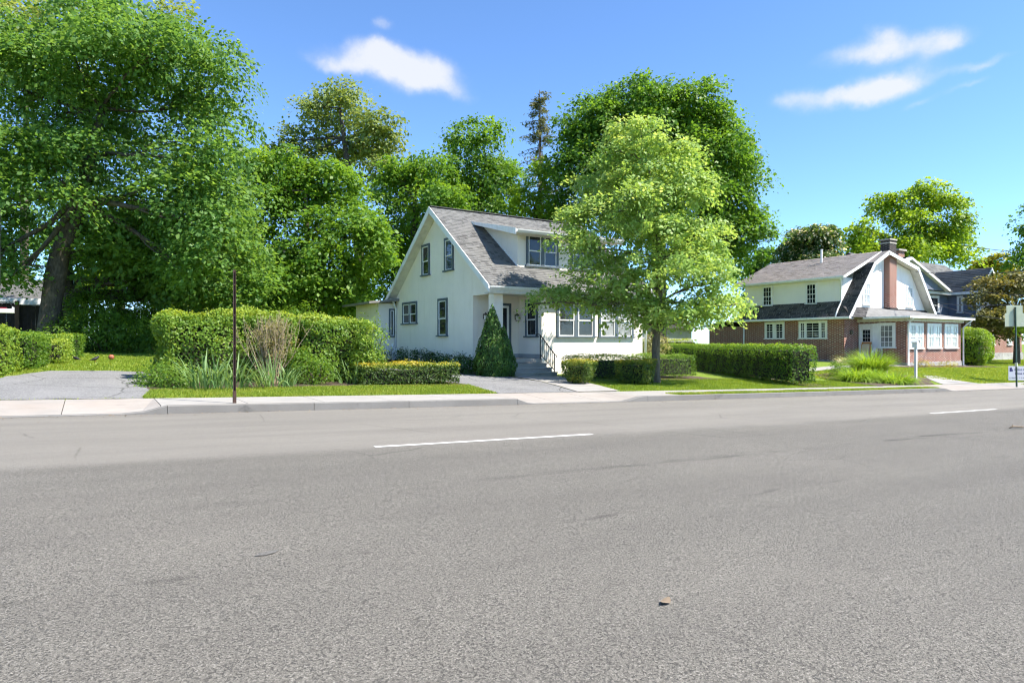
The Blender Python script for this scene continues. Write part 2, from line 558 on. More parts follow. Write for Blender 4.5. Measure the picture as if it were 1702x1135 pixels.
def make_stucco(name, col, stain=(0.42, 0.37, 0.27)):
    m, nt, b, _ = new_mat(name); n = N(nt); c = n.coord('World')
    base = n.ramp(n.noise(c, 1.1, 6, 0.6), [(0.3, tuple(x * 0.93 for x in col)), (0.7, col)])
    streak = n.noise(n.coord('World', (1.5, 1.5, 0.35)), 1.5, 7, 0.7)
    base = n.mix(n.rng(streak, 0.52, 0.76, 0, 0.30), base, stain)
    base = n.mix(n.rng(n.noise(n.coord('World', (1, 1, 0.5)), 0.6, 5), 0.5, 0.75, 0, 0.22), base, tuple(x * 0.78 for x in col))
    base = n.mix(n.rng(n.noise(c, 9, 6, 0.75), 0.6, 0.8, 0, 0.2), base, stain)
    n.put(b.inputs['Base Color'], base); b.inputs['Roughness'].default_value = 0.9; b.inputs['Specular IOR Level'].default_value = 0.2
    h = n.math('ADD', n.noise(c, 75, 4, 0.7), n.math('MULTIPLY', n.noise(c, 9, 4), 1.6))
    n.put(b.inputs['Normal'], n.bump(h, 0.35, 0.009))
    return m


def make_brick(name='brick', a=(0.30, 0.125, 0.090), bcol=(0.165, 0.068, 0.050), mortar=(0.52, 0.41, 0.34)):
    """Flemish bond: stretchers in two reds, pale headers staggered row by row, mortar joints"""
    m, nt, b, _ = new_mat(name); n = N(nt); uv = n.sep(n.coord('UV'))
    row = n.math('FLOOR', n.math('DIVIDE', uv[1], 0.078)); par = n.math('MODULO', n.math('ABSOLUTE', row), 2.0)
    x = n.math('ADD', n.math('DIVIDE', uv[0], 0.335), n.math('MULTIPLY', par, 0.5))
    fx = n.math('FRACT', n.math('ADD', x, 500.0)); fz = n.math('FRACT', n.math('ADD', n.math('DIVIDE', uv[1], 0.078), 500.0))
    head = n.math('LESS_THAN', fx, 0.32)
    wn_ = n.node('ShaderNodeTexWhiteNoise', noise_dimensions='2D'); cv = n.node('ShaderNodeCombineXYZ')
    n.put(cv.inputs[0], n.math('FLOOR', x)); n.put(cv.inputs[1], row); n.put(wn_.inputs['Vector'], cv.outputs[0])
    col = n.mix(wn_.outputs['Value'], a, bcol)
    col = n.mix(n.math('MULTIPLY', head, n.rng(wn_.outputs['Value'], 0, 1, 0.35, 1.0)), col, mortar)
    j = n.math('MAXIMUM', n.math('LESS_THAN', fz, 0.13), n.math('MAXIMUM', n.math('LESS_THAN', fx, 0.03), n.math('LESS_THAN', n.math('ABSOLUTE', n.math('SUBTRACT', fx, 0.33)), 0.015)))
    col = n.mix(n.math('MULTIPLY', j, 0.7), col, tuple(q * 0.9 for q in mortar))
    c = n.coord('World')
    col = n.mix(n.rng(n.noise(c, 0.8, 5), 0.4, 0.7, 0, 0.35), col, tuple(q * 0.55 for q in a))
    n.put(b.inputs['Base Color'], col); b.inputs['Roughness'].default_value = 0.85; b.inputs['Specular IOR Level'].default_value = 0.2
    n.put(b.inputs['Normal'], n.bump(n.math('SUBTRACT', 1.0, j), 0.5, 0.006))
    return m


def make_stone():
    m, nt, b, _ = new_mat('rubble_stone'); n = N(nt); c = n.coord('World', (1, 1, 1.8))
    e = n.vor(c, 3.2, 'DISTANCE_TO_EDGE'); col = n.ramp(n.sep(n.vor(c, 3.2, 'F1', 'Color'))[0], [(0, (0.22, 0.21, 0.2)), (1, (0.46, 0.44, 0.41))])
    col = n.mix(n.rng(n.noise(c, 20, 5), 0.4, 0.7, 0, 0.4), col, (0.16, 0.155, 0.15))
    col = n.mix(n.rng(e, 0.0, 0.05, 1, 0), col, (0.42, 0.39, 0.35))
    n.put(b.inputs['Base Color'], col); b.inputs['Roughness'].default_value = 0.9
    n.put(b.inputs['Normal'], n.bump(n.rng(e, 0, 0.08), 0.7, 0.02))
    return m


def make_siding():
    m, nt, b, _ = new_mat('slate_blue_siding'); n = N(nt); c = n.coord('World')
    z = n.sep(c)[2]; fr = n.math('FRACT', n.math('MULTIPLY', z, 8.0))
    col = n.ramp(n.noise(c, 1.5, 4), [(0.3, (0.12, 0.145, 0.195)), (0.7, (0.155, 0.182, 0.235))])
    n.put(b.inputs['Base Color'], col); b.inputs['Roughness'].default_value = 0.6
    n.put(b.inputs['Normal'], n.bump(n.math('SUBTRACT', 1.0, fr), 0.6, 0.02))
    return m


def make_shingle(name, lo, mid, hi):
    m, nt, b, _ = new_mat(name); n = N(nt); c = n.coord('World')
    col = n.ramp(n.attr('tone'), [(0.0, lo), (0.5, mid), (1.0, hi)])
    col = n.mix(n.rng(n.noise(c, 90, 3), 0.4, 0.7, 0, 0.35), col, tuple(x * 1.7 for x in mid))
    col = n.mix(n.rng(n.noise(c, 0.6, 5), 0.4, 0.7, 0, 0.06), col, hi)
    n.put(b.inputs['Base Color'], col); b.inputs['Roughness'].default_value = 0.92; b.inputs['Specular IOR Level'].default_value = 0.2
    n.put(b.inputs['Normal'], n.bump(n.noise(c, 150, 3), 0.4, 0.004))
    return m


def make_glass(name='window_glass', col=(0.012, 0.014, 0.016), var=0.0):
    """pane: dark room behind, clear reflections in front"""
    m, nt, b, _ = new_mat(name); n = N(nt); c = n.coord('World')
    base = n.ramp(n.noise(c, 1.6, 3), [(0.35, col), (0.7, tuple(x * 2.2 + 0.01 for x in col))])
    n.put(b.inputs['Base Color'], base)
    b.inputs['Roughness'].default_value = 0.03; b.inputs['Specular IOR Level'].default_value = 0.5
    n.put(b.inputs['Normal'], n.bump(n.noise(c, 2.2, 2), 0.05, 0.02))
    return m


def make_bark(name, lo, hi):
    m, nt, b, _ = new_mat(name); n = N(nt); c = n.coord('World', (1, 1, 0.28))
    f = n.noise(c, 16, 6, 0.7)
    col = n.ramp(f, [(0.3, lo), (0.65, hi)])
    col = n.mix(n.rng(n.noise(n.coord('World'), 2.5, 5), 0.52, 0.7, 0, 0.45), col, tuple(min(1, x * 1.9) for x in hi))
    n.put(b.inputs['Base Color'], col); b.inputs['Roughness'].default_value = 0.95; b.inputs['Specular IOR Level'].default_value = 0.15
    n.put(b.inputs['Normal'], n.bump(f, 0.9, 0.03))
    return m


M = dict(
    asphalt=make_asphalt(),
    walk=make_concrete('pavement_concrete', (0.306, 0.293, 0.270), (0.290, 0.255, 0.214)),
    apron=make_concrete('apron_concrete', (0.306, 0.283, 0.254), (0.297, 0.241, 0.196), 0.5),
    kerb=make_concrete('kerb_concrete', (0.185, 0.178, 0.165), (0.15, 0.135, 0.115), 0.4, 0.7),
    step=make_concrete('step_concrete', (0.40, 0.37, 0.32), (0.33, 0.29, 0.23), 0.4, 0.6),
    drive=make_gravel_drive(), turf=make_grass_ground(), soil=make_soil(),
    stucco=make_stucco('cream_stucco', (0.87, 0.795, 0.69), (0.58, 0.50, 0.37)),
    stucco2=make_stucco('white_stucco', (0.86, 0.82, 0.77), (0.62, 0.57, 0.50)),
    brick=make_brick(), brick_dark=make_brick('sooty_brick', (0.05, 0.038, 0.036), (0.03, 0.026, 0.026), (0.16, 0.14, 0.13)),
    stone=make_stone(), siding=make_siding(),
    shingle=make_shingle('grey_shingle', (0.075, 0.074, 0.072), (0.140, 0.138, 0.132), (0.195, 0.191, 0.183)),
    shingle_tan=make_shingle('taupe_shingle', (0.29, 0.235, 0.20), (0.44, 0.365, 0.315), (0.56, 0.48, 0.425)),
    shingle_dark=make_shingle('charcoal_shingle', (0.035, 0.033, 0.033), (0.070, 0.066, 0.064), (0.14, 0.13, 0.125)),
    trim=mat_plain('slate_trim_paint', (0.088, 0.112, 0.132), 0.5, 0.12),
    white=mat_plain('white_paint', (0.78, 0.775, 0.755), 0.45, 0.05, dirt=(0.56, 0.53, 0.46)),
    cream=mat_plain('cream_soffit_paint', (0.66, 0.625, 0.53), 0.6, 0.08, dirt=(0.45, 0.41, 0.32)),
    glass=make_glass(), glass_curtain=make_glass('curtained_glass', (0.17, 0.17, 0.165)), glass_pale=make_glass('pale_blind_glass', (0.30, 0.33, 0.32)),
    door_red=mat_plain('dark_red_door_paint', (0.07, 0.016, 0.016), 0.4),
    iron=mat_plain('black_iron', (0.02, 0.02, 0.02), 0.5, 0.2),
    brass=mat_plain('dull_bronze', (0.12, 0.10, 0.075), 0.45, 0.2, metal=0.4),
    lamp_glass=mat_plain('frosted_lamp_glass', (0.62, 0.60, 0.55), 0.35, 0.05),
    galv=mat_plain('bare_aluminium_sign_back', (0.47, 0.49, 0.35), 0.5, 0.06, metal=0.25),
    green_post=mat_plain('dark_green_post_paint', (0.022, 0.05, 0.035), 0.5, 0.3, bump=0.2),
    rust=mat_plain('rust_brown_post_paint', (0.055, 0.028, 0.018), 0.7, 0.4, scale=9, bump=0.3),
    paint_line=mat_plain('worn_road_paint', (0.60, 0.59, 0.56), 0.7, 0.3, scale=70, bump=0.3, dirt=(0.30, 0.29, 0.27)),
    fence_wood=mat_plain('dark_stained_fence_wood', (0.026, 0.018, 0.013), 0.8, 0.35, scale=5, bump=0.3),
    post_wood=mat_plain('brown_fence_post_wood', (0.10, 0.055, 0.032), 0.8, 0.3, scale=5, bump=0.3),
    pale_wood=mat_plain('weathered_pale_wood', (0.36, 0.33, 0.28), 0.8, 0.2, scale=8, bump=0.3),
    orange_wood=mat_plain('honey_stained_wood', (0.42, 0.19, 0.055), 0.55, 0.2, scale=6),
    rubber=mat_plain('orange_ball_rubber', (0.36, 0.11, 0.055), 0.55, 0.08),
    black=mat_plain('black_feather', (0.012, 0.012, 0.013), 0.6, 0.3),
    red=mat_plain('dark_red_paint', (0.20, 0.012, 0.022), 0.5),
    sign_white=mat_plain('white_sign_board', (0.55, 0.54, 0.59), 0.4, 0.03),
    sign_ink=mat_plain('navy_print', (0.035, 0.03, 0.12), 0.5, 0.1),
    roof_metal=mat_plain('weathered_roof_edge', (0.20, 0.19, 0.17), 0.7, 0.2),
    bark=make_bark('maple_bark', (0.035, 0.028, 0.022), (0.115, 0.095, 0.075)),
    bark_grey=make_bark('young_maple_bark', (0.085, 0.07, 0.05), (0.17, 0.145, 0.105)),
    twig=mat_plain('twig_bark', (0.075, 0.055, 0.035), 0.9, 0.3, scale=12),
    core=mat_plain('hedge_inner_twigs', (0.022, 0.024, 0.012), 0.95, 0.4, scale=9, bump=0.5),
    dead_leaf=mat_plain('dry_leaf', (0.20, 0.15, 0.10), 0.8, 0.2, scale=20),
    # foliage
    l_maple=mat_leaf('maple_leaf', [(0, (0.045, 0.115, 0.016)), (0.5, (0.100, 0.212, 0.024)), (1, (0.205, 0.335, 0.038))]),
    l_dark=mat_leaf('dark_maple_leaf', [(0, (0.052, 0.125, 0.032)), (0.5, (0.106, 0.216, 0.046)), (1, (0.200, 0.322, 0.066))]),
    l_young=mat_leaf('young_maple_leaf', [(0, (0.140, 0.250, 0.055)), (0.5, (0.245, 0.375, 0.095)), (1, (0.44, 0.54, 0.21))], 0.45),
    l_olive=mat_leaf('olive_leaf', [(0, (0.095, 0.150, 0.035)), (0.5, (0.17, 0.235, 0.058)), (1, (0.30, 0.35, 0.11))], 0.4),
    l_bright=mat_leaf('bright_spring_leaf', [(0, (0.105, 0.195, 0.014)), (0.5, (0.185, 0.300, 0.022)), (1, (0.29, 0.39, 0.035))]),
    l_chestnut=mat_leaf('chestnut_leaf', [(0, (0.045, 0.095, 0.022)), (0.5, (0.085, 0.15, 0.034)), (0.6, (0.11, 0.165, 0.045)), (0.64, (0.66, 0.62, 0.48)), (1, (0.74, 0.70, 0.58))]),
    l_bronze=mat_leaf('bronze_leaf', [(0, (0.060, 0.072, 0.020)), (0.5, (0.145, 0.145, 0.038)), (1, (0.32, 0.26, 0.075))], 0.35),
    l_yellow=mat_leaf('yellow_leaf', [(0, (0.13, 0.16, 0.02)), (0.5, (0.26, 0.26, 0.03)), (1, (0.38, 0.33, 0.05))]),
    l_conifer=mat_leaf('olive_needle', [(0, (0.075, 0.090, 0.030)), (0.5, (0.14, 0.15, 0.055)), (1, (0.22, 0.22, 0.09))], 0.2),
    l_arbor=mat_leaf('arborvitae_spray', [(0, (0.028, 0.075, 0.012)), (0.5, (0.060, 0.135, 0.017)), (1, (0.12, 0.215, 0.026))], 0.2),
    l_privet=mat_leaf('privet_leaf', [(0, (0.060, 0.130, 0.016)), (0.5, (0.140, 0.245, 0.028)), (1, (0.33, 0.40, 0.05))], 0.4),
    l_box=mat_leaf('yew_leaf', [(0, (0.022, 0.052, 0.010)), (0.5, (0.065, 0.120, 0.016)), (0.75, (0.20, 0.24, 0.022)), (1, (0.46, 0.36, 0.04))], 0.3),
    l_shrub=mat_leaf('shrub_leaf', [(0, (0.040, 0.095, 0.014)), (0.5, (0.095, 0.190, 0.022)), (1, (0.22, 0.33, 0.035))]),
    l_forsythia=mat_leaf('pale_twiggy_leaf', [(0, (0.11, 0.12, 0.035)), (0.5, (0.22, 0.215, 0.075)), (1, (0.36, 0.33, 0.14))], 0.4),
    l_iris=mat_leaf('iris_blade', [(0, (0.07, 0.155, 0.045)), (0.5, (0.135, 0.24, 0.075)), (1, (0.26, 0.37, 0.15))], 0.35),
    l_grass=mat_leaf('grass_blade', [(0, (0.10, 0.165, 0.016)), (0.5, (0.20, 0.285, 0.028)), (1, (0.36, 0.37, 0.07))], 0.42),
    l_mound=mat_leaf('ornamental_grass_blade', [(0, (0.10, 0.20, 0.016)), (0.5, (0.19, 0.32, 0.025)), (1, (0.32, 0.43, 0.06))], 0.45),
    l_ivy=mat_leaf('ivy_leaf', [(0, (0.014, 0.045, 0.010)), (0.5, (0.035, 0.09, 0.016)), (1, (0.08, 0.15, 0.03))], 0.3),
    l_flower=mat_leaf('pale_blossom', [(0, (0.09, 0.12, 0.03)), (0.5, (0.25, 0.25, 0.10)), (1, (0.55, 0.50, 0.30))], 0.3),
)


# ------------------------------------------------------------------ the setting: ground, road, kerb, pavement, drives
def axis(lo, hi, near_lo, near_hi, step, extra=()):
    a = list(np.arange(near_lo, near_hi + 1e-6, step))
    s, x = step, near_lo
    while x > lo: s *= 1.5; x -= s; a.append(max(x, lo))
    s, x = step, near_hi
    while x < hi: s *= 1.5; x += s; a.append(min(x, hi))
    return np.array(sorted(set([round(float(q), 4) for q in a] + list(extra))))


KERB_V, WALK_V0 = 12.30, 12.46
WALK_V1 = 14.02


def grid_mesh(name, us, vs, zf, mat, smooth=True):
    U, V = np.meshgrid(us, vs, indexing='ij')
    Z = zf(U, V)
    nu, nv = len(us), len(vs)
    idx = np.arange(nu * nv).reshape(nu, nv)
    F = np.stack([idx[:-1, :-1], idx[1:, :-1], idx[1:, 1:], idx[:-1, 1:]], -1).reshape(-1, 4)
    me = fast_mesh(name, np.stack([U, V, Z], -1).reshape(-1, 3), F, smooth=smooth)
    me.materials.append(mat)
    return link(bpy.data.objects.new(name, me))


def ground_z(U, V):
    z = zg(U, V)
    return np.where(V < 13.99, zroad(U, V) - 0.12, z)


us = axis(-900, 1100, -16, 80, 0.5)
vs = axis(-900, 1100, -3, 44, 0.5, (WALK_V1 - 0.03, WALK_V1 - 0.02))
tag(grid_mesh('ground', us, vs, ground_z, M['turf']), kind='structure')

us = axis(-300, 400, -10, 60, 0.5)
vs = np.array(sorted(list(np.arange(-1.0, 12.31, 0.35)) + [KERB_V + 0.02]))
road = grid_mesh('road', us, vs, zroad, M['asphalt'])
tag(road, 'wide grey asphalt road with a paler far lane', kind='structure')
# broken white lane line, 3 m dashes
for i, u0 in enumerate((-9.70, 2.555, 14.80, 27.0, 39.2, 51.4, 63.6)):
    n = 13
    pts = np.linspace(u0, u0 + 3.05, n); rr = np.random.default_rng(i)
    v0 = 6.80 - 0.045 + rr.uniform(-.004, .004, n); v1 = 6.80 + 0.05 + rr.uniform(-.004, .004, n)
    V = np.concatenate([np.stack([pts, v0, zroad(pts, v0) + 0.005], -1), np.stack([pts, v1, zroad(pts, v1) + 0.005], -1)])
    F = np.array([(k, k + 1, n + k + 1, n + k) for k in range(n - 1)])
    me = fast_mesh('lane_dash', V, F); me.materials.append(M['paint_line'])
    link(bpy.data.objects.new('lane_dash', me), road)


def drop(u):
    """0 where the kerb stands full height, 1 where it is lowered for a drive"""
    d = 1 - sst(u, 0.50, 0.98)
    d = max(d, min(sst(u, 8.05, 8.35), 1 - sst(u, 11.15, 11.9)))
    d = max(d, min(sst(u, 27.7, 28.6), 1 - sst(u, 35.6, 36.4)))
    return float(d)


def kerb_top(u): return float(zroad(u, KERB_V)) + 0.022 + 0.118 * (1 - drop(u))


def strip_piece(name, u0, u1, v0, v1, ztop0, ztop1, depth, mat, parent, n=None, inset=0.0):
    """slab/kerb piece between u0 and u1 with its own edges; ztop0/1(u) at v0 and v1"""
    n = n or max(2, int((u1 - u0) / 0.25) + 1)
    us_ = np.linspace(u0 + inset, u1 - inset, n)
    V, F = [], []
    for u in us_:
        a, b = ztop0(u), ztop1(u)
        e = 0.010
        V += [(u, v0, a - depth), (u, v0, a - e), (u, v0 + e, a), (u, v1 - e, b), (u, v1, b - e), (u, v1, b - depth)]
    for i in range(n - 1):
        for k in range(5):
            F.append((i * 6 + k, (i + 1) * 6 + k, (i + 1) * 6 + k + 1, i * 6 + k + 1))
    F.append((0, 1, 2, 3, 4, 5)); L = (n - 1) * 6
    F.append((L + 5, L + 4, L + 3, L + 2, L + 1, L))
    return MB().add(V, F).build(name, mat, parent)


kerb = bpy.data.objects.new('kerb', None); link(kerb); tag(kerb, 'grey concrete kerb along the far side of the road', kind='structure')
cuts = [-13.0, -10.0, -7.0, -4.0, -2.0, 0.0, 0.985, 3.43, 5.35, 7.98, 9.6, 11.2, 12.0, 14.6, 17.5, 20.4, 23.4, 26.0, 28.5, 31.5, 34.5, 36.5, 39.5, 42.5, 45.5, 48.5, 51.5, 54.5, 58, 62]
for a, b in zip(cuts[:-1], cuts[1:]):
    strip_piece('kerb_stone', a, b, KERB_V, WALK_V0 - 0.004, kerb_top, kerb_top, 0.30, M['kerb'], kerb, inset=0.004)

pavement = bpy.data.objects.new('pavement', None); link(pavement); tag(pavement, 'pale concrete pavement of square slabs', kind='structure')


def walk_back(u): return gz(u, WALK_V1) + 0.012


u = -12.95
grass_strip_zone = (13.2, 28.1)
while u < 62:
    w = 1.385
    strip = grass_strip_zone[0] < u + w / 2 < grass_strip_zone[1] or 36.6 < u
    v0 = 12.98 if strip else WALK_V0
    f = (v0 - WALK_V0) / (WALK_V1 - WALK_V0)
    z0 = (lambda q, f=f: kerb_top(q) * (1 - f) + walk_back(q) * f)
    mt = M['apron'] if drop(u + w / 2) > 0.5 else M['walk']
    strip_piece('slab', u, u + w, v0, WALK_V1, z0, walk_back, 0.12, mt, pavement, inset=0.006)
    u += w


def zwalk(U, V):
    U = np.atleast_1d(np.asarray(U, float)); V = np.atleast_1d(np.asarray(V, float))
    kt = np.array([kerb_top(q) for q in U.ravel()]).reshape(U.shape); wb = zg(U, np.full_like(U, WALK_V1)) + 0.012
    f = np.clip((V - WALK_V0) / (WALK_V1 - WALK_V0), 0, 1)
    r = kt * (1 - f) + wb * f
    return r if r.size > 1 else float(r.ravel()[0])


vg = sheet('verge', [(13.3, 12.47), (28.0, 12.47), (28.0, 12.975), (13.3, 12.975)], M['turf'], 0.0, zf=zwalk)
tag(vg, kind='structure')
vg = sheet('verge', [(36.6, 12.47), (61, 12.47), (61, 12.975), (36.6, 12.975)], M['turf'], 0.0, zf=zwalk)
tag(vg, kind='structure')

d1 = sheet('driveway', [(-2.6, 14.025), (0.70, 14.025), (1.05, 16.2), (1.25, 18.5), (1.35, 20.7), (0.3, 21.25), (-1.1, 21.1), (-1.75, 19.2), (-2.2, 17.0)], M['drive'], 0.016, jitter=0.06)
tag(d1, 'worn grey tarmac driveway at the left', kind='structure')
d2 = sheet('driveway', [(8.55, 14.025), (11.05, 14.025), (12.1, 17.0), (12.3, 19.3), (11.2, 20.9), (9.6, 23.0), (8.5, 26.0), (6.8, 26.0), (7.9, 21.0), (8.75, 18.2), (8.95, 16.5)], M['drive'], 0.016, jitter=0.04)
tag(d2, 'worn grey tarmac driveway before the white house', kind='structure')
p1 = bpy.data.objects.new('front_path', None); link(p1); tag(p1, 'cracked concrete path to the porch steps', kind='structure')
for poly in ([(11.06, 14.03), (12.60, 14.03), (13.2, 15.6), (11.62, 15.6)], [(11.64, 15.62), (13.22, 15.62), (13.75, 17.3), (12.14, 17.3)],
             [(12.15, 17.32), (13.76, 17.32), (14.62, 19.35), (12.36, 19.35)]):
    sheet('path_slab', poly, M['walk'], 0.03, parent=p1)
p2 = sheet('garden_path', [(30.2, 19.6), (30.2, 20.5), (41.9, 21.6), (42.0, 20.6)], M['walk'], 0.02)
tag(p2, 'concrete garden path to the brick house', kind='structure')
p3 = sheet('garden_path', [(31.6, 14.03), (35.0, 14.03), (36.2, 16.4), (35.2, 16.6)], M['walk'], 0.02)
tag(p3, 'concrete path past the white post', kind='structure')

for nm, poly in (('planting_bed', [(0.95, 15.55), (2.6, 15.75), (5.6, 16.2), (8.9, 15.75), (8.8, 18.0), (6.6, 19.0), (1.3, 19.0), (0.9, 17.0)]),
                 ('planting_bed', [(10.3, 20.2), (12.45, 20.3), (12.45, 30.2), (11.4, 30.2), (10.9, 25.0)]),
                 ('planting_bed', [(13.9, 17.3), (21.5, 17.6), (21.5, 19.6), (14.7, 19.6)]),
                 ('planting_bed', [(21.9, 14.2), (23.6, 14.2), (30.6, 29.5), (28.6, 29.5)]),
                 ('planting_bed', [(26.4, 14.2), (31.4, 14.25), (34.2, 16.0), (33.0, 18.6), (29.2, 18.8), (27.4, 16.6)]),
                 ('planting_bed', [(39.0, 19.3), (51.0, 19.0), (51.2, 20.8), (42.3, 20.8), (40.6, 23.8), (38.8, 23.5)])):
    tag(sheet(nm, poly, M['soil'], 0.018, jitter=0.12), kind='structure')


# ------------------------------------------------------------------ building kit
class Frame:
    """wall frame: s along the wall, z up, d outwards"""
    def __init__(self, o, ax, nrm): self.o, self.ax, self.n = Vector(o), Vector(ax), Vector(nrm)
    def p(self, s, z, d): return self.o + self.ax * s + self.n * d + Vector((0, 0, z))

    def box(self, mb, s0, s1, z0, z1, d0, d1):
        v = [self.p(s0, z0, d0), self.p(s1, z0, d0), self.p(s1, z0, d1), self.p(s0, z0, d1),
             self.p(s0, z1, d0), self.p(s1, z1, d0), self.p(s1, z1, d1), self.p(s0, z1, d1)]
        F = [(0, 3, 2, 1), (4, 5, 6, 7), (0, 1, 5, 4), (1, 2, 6, 5), (2, 3, 7, 6), (3, 0, 4, 7)]
        if self.ax.cross(self.n).z < 0: F = [tuple(reversed(f)) for f in F]
        mb.add(v, F)


def window(house, fr, s0, s1, z0, z1, units=1, casing=None, sash=None, glass=None, cw=0.10, grid=(1, 1), split=True, mull=0.10, sill=True, widths=None):
    """casing with double-hung sashes; part 'window' > sash, pane, sill"""
    casing = casing or M['trim']; sash = sash or M['white']; glass = glass or M['glass']
    mb = MB()
    fr.box(mb, s0, s0 + cw, z0 + 0.06, z1 - cw, -0.02, 0.055); fr.box(mb, s1 - cw, s1, z0 + 0.06, z1 - cw, -0.02, 0.055)
    fr.box(mb, s0, s1, z1 - cw, z1, -0.02, 0.06)
    wins = []
    inner = (s1 - s0 - 2 * cw - (units - 1) * mull); x = s0 + cw
    ws = widths or [1.0 / units] * units
    for i in range(units):
        w = inner * ws[i]
        wins.append((x, x + w)); x += w
        if i < units - 1:
            fr.box(mb, x, x + mull, z0 + 0.06, z1 - cw, -0.02, 0.05); x += mull
    win = mb.build('window', casing, house)
    if sill:
        sl = MB(); fr.box(sl, s0 - 0.05, s1 + 0.05, z0, z0 + 0.06, -0.02, 0.11); sl.build('sill', casing, win)
    for gi, (a, b) in enumerate(wins):
        zs = [(z0 + 0.06, (z0 + z1 - cw) / 2 + 0.02, 0.018), ((z0 + z1 - cw) / 2 - 0.02, z1 - cw, 0.030)] if split else [(z0 + 0.06, z1 - cw, 0.024)]
        g = glass[gi % len(glass)] if isinstance(glass, (list, tuple)) else glass
        for k, (za, zb, d) in enumerate(zs):
            fw = 0.045
            sb = MB()
            fr.box(sb, a, a + fw, za, zb, d - 0.02, d + 0.016); fr.box(sb, b - fw, b, za, zb, d - 0.02, d + 0.016)
            fr.box(sb, a + fw, b - fw, za, za + fw, d - 0.02, d + 0.014); fr.box(sb, a + fw, b - fw, zb - fw, zb, d - 0.02, d + 0.014)
            nx, nz = grid
            for q in range(1, nx):
                xq = a + fw + (b - a - 2 * fw) * q / nx
                fr.box(sb, xq - 0.012, xq + 0.012, za + fw, zb - fw, d - 0.006, d + 0.012)
            for q in range(1, nz):
                zq = za + fw + (zb - za - 2 * fw) * q / nz
                fr.box(sb, a + fw, b - fw, zq - 0.012, zq + 0.012, d - 0.007, d + 0.011)
            sb.build('sash', sash, win)
            gb = MB(); fr.box(gb, a + fw - 0.004, b - fw + 0.004, za + fw - 0.004, zb - fw + 0.004, d - 0.016, d - 0.010)
            gb.build('pane', g, win)
    return win


SHINGLE_COUNT = {'n': 0}


def shingle_roof(house, O, A, Sd, width, length, mat, seed, exposure=0.14, tab=0.21, single=0, score=None, inside=None):
    """courses of overlapping tabs on a slope. O: eave corner, A: unit along the eave, Sd: unit up the slope.
    the `single` tabs that show largest are objects of their own, the rest one part"""
    O, A, Sd = Vector(O), Vector(A), Vector(Sd)
    nn = A.cross(Sd).normalized()
    if nn.z < 0: nn = -nn
    rr = np.random.default_rng(seed)
    rows = int(length / exposure)
    tabs = []
    for r in range(rows + 1):
        y0 = r * exposure
        if y0 > length - 0.03: break
        y1 = min(y0 + exposure * 1.12, length)
        x = -tab * (0.5 * (r % 2)) - rr.uniform(0, 0.05)
        while x < width:
            w = tab * rr.choice([0.55, 0.8, 1.0, 1.25])
            a, b = max(0, x + 0.004), min(width, x + w - 0.004)
            if b - a > 0.03 and (inside is None or inside((a + b) / 2, (y0 + y1) / 2)):
                tabs.append((a, b, y0 + rr.uniform(-.006, .004), y1, 0.022 + rr.uniform(-.004, .010), rr.choice([0.1, 0.45, 0.6, 0.75], p=[0.2, 0.3, 0.3, 0.2]) + rr.normal(0, 0.05)))
            x += w
    order = list(range(len(tabs)))
    if single and score is not None:
        order.sort(key=lambda i: score(O + A * (tabs[i][0] + tabs[i][1]) * 0.5 + Sd * tabs[i][2]))
    singles = set(order[:single])

    def geo(t):
        a, b, y0, y1, th, _ = t
        P = [O + A * a + Sd * y0 + nn * 0.002, O + A * b + Sd * y0 + nn * 0.002, O + A * b + Sd * y0 + nn * th, O + A * a + Sd * y0 + nn * th,
             O + A * b + Sd * y1 + nn * 0.004, O + A * a + Sd * y1 + nn * 0.004]
        return [tuple(p) for p in P]
    FA = [(0, 1, 2, 3), (3, 2, 4, 5)]
    V, F, T = [], [], []
    o0 = origin(house)
    for i, t in enumerate(tabs):
        if i in singles:
            vs_ = np.array(geo(t)) - np.array(o0)
            me = fast_mesh('shingle', vs_, np.array(FA), tone=np.full(6, t[5])); me.materials.append(mat)
            link(bpy.data.objects.new('shingle', me), house)
        else:
            k = len(V); V += geo(t); F += [tuple(j + k for j in f) for f in FA]; T += [t[5]] * 6
    me = fast_mesh('shingle_courses', np.array(V) - np.array(o0), np.array(F), tone=np.array(T)); me.materials.append(mat)
    o = link(bpy.data.objects.new('shingle_courses', me), house)
    return tag(o, kind='stuff')


def pipe(parent, pts, r, mat, name='downspout'):
    return MB().tube(pts, r, 8).build(name, mat, parent, smooth=True)


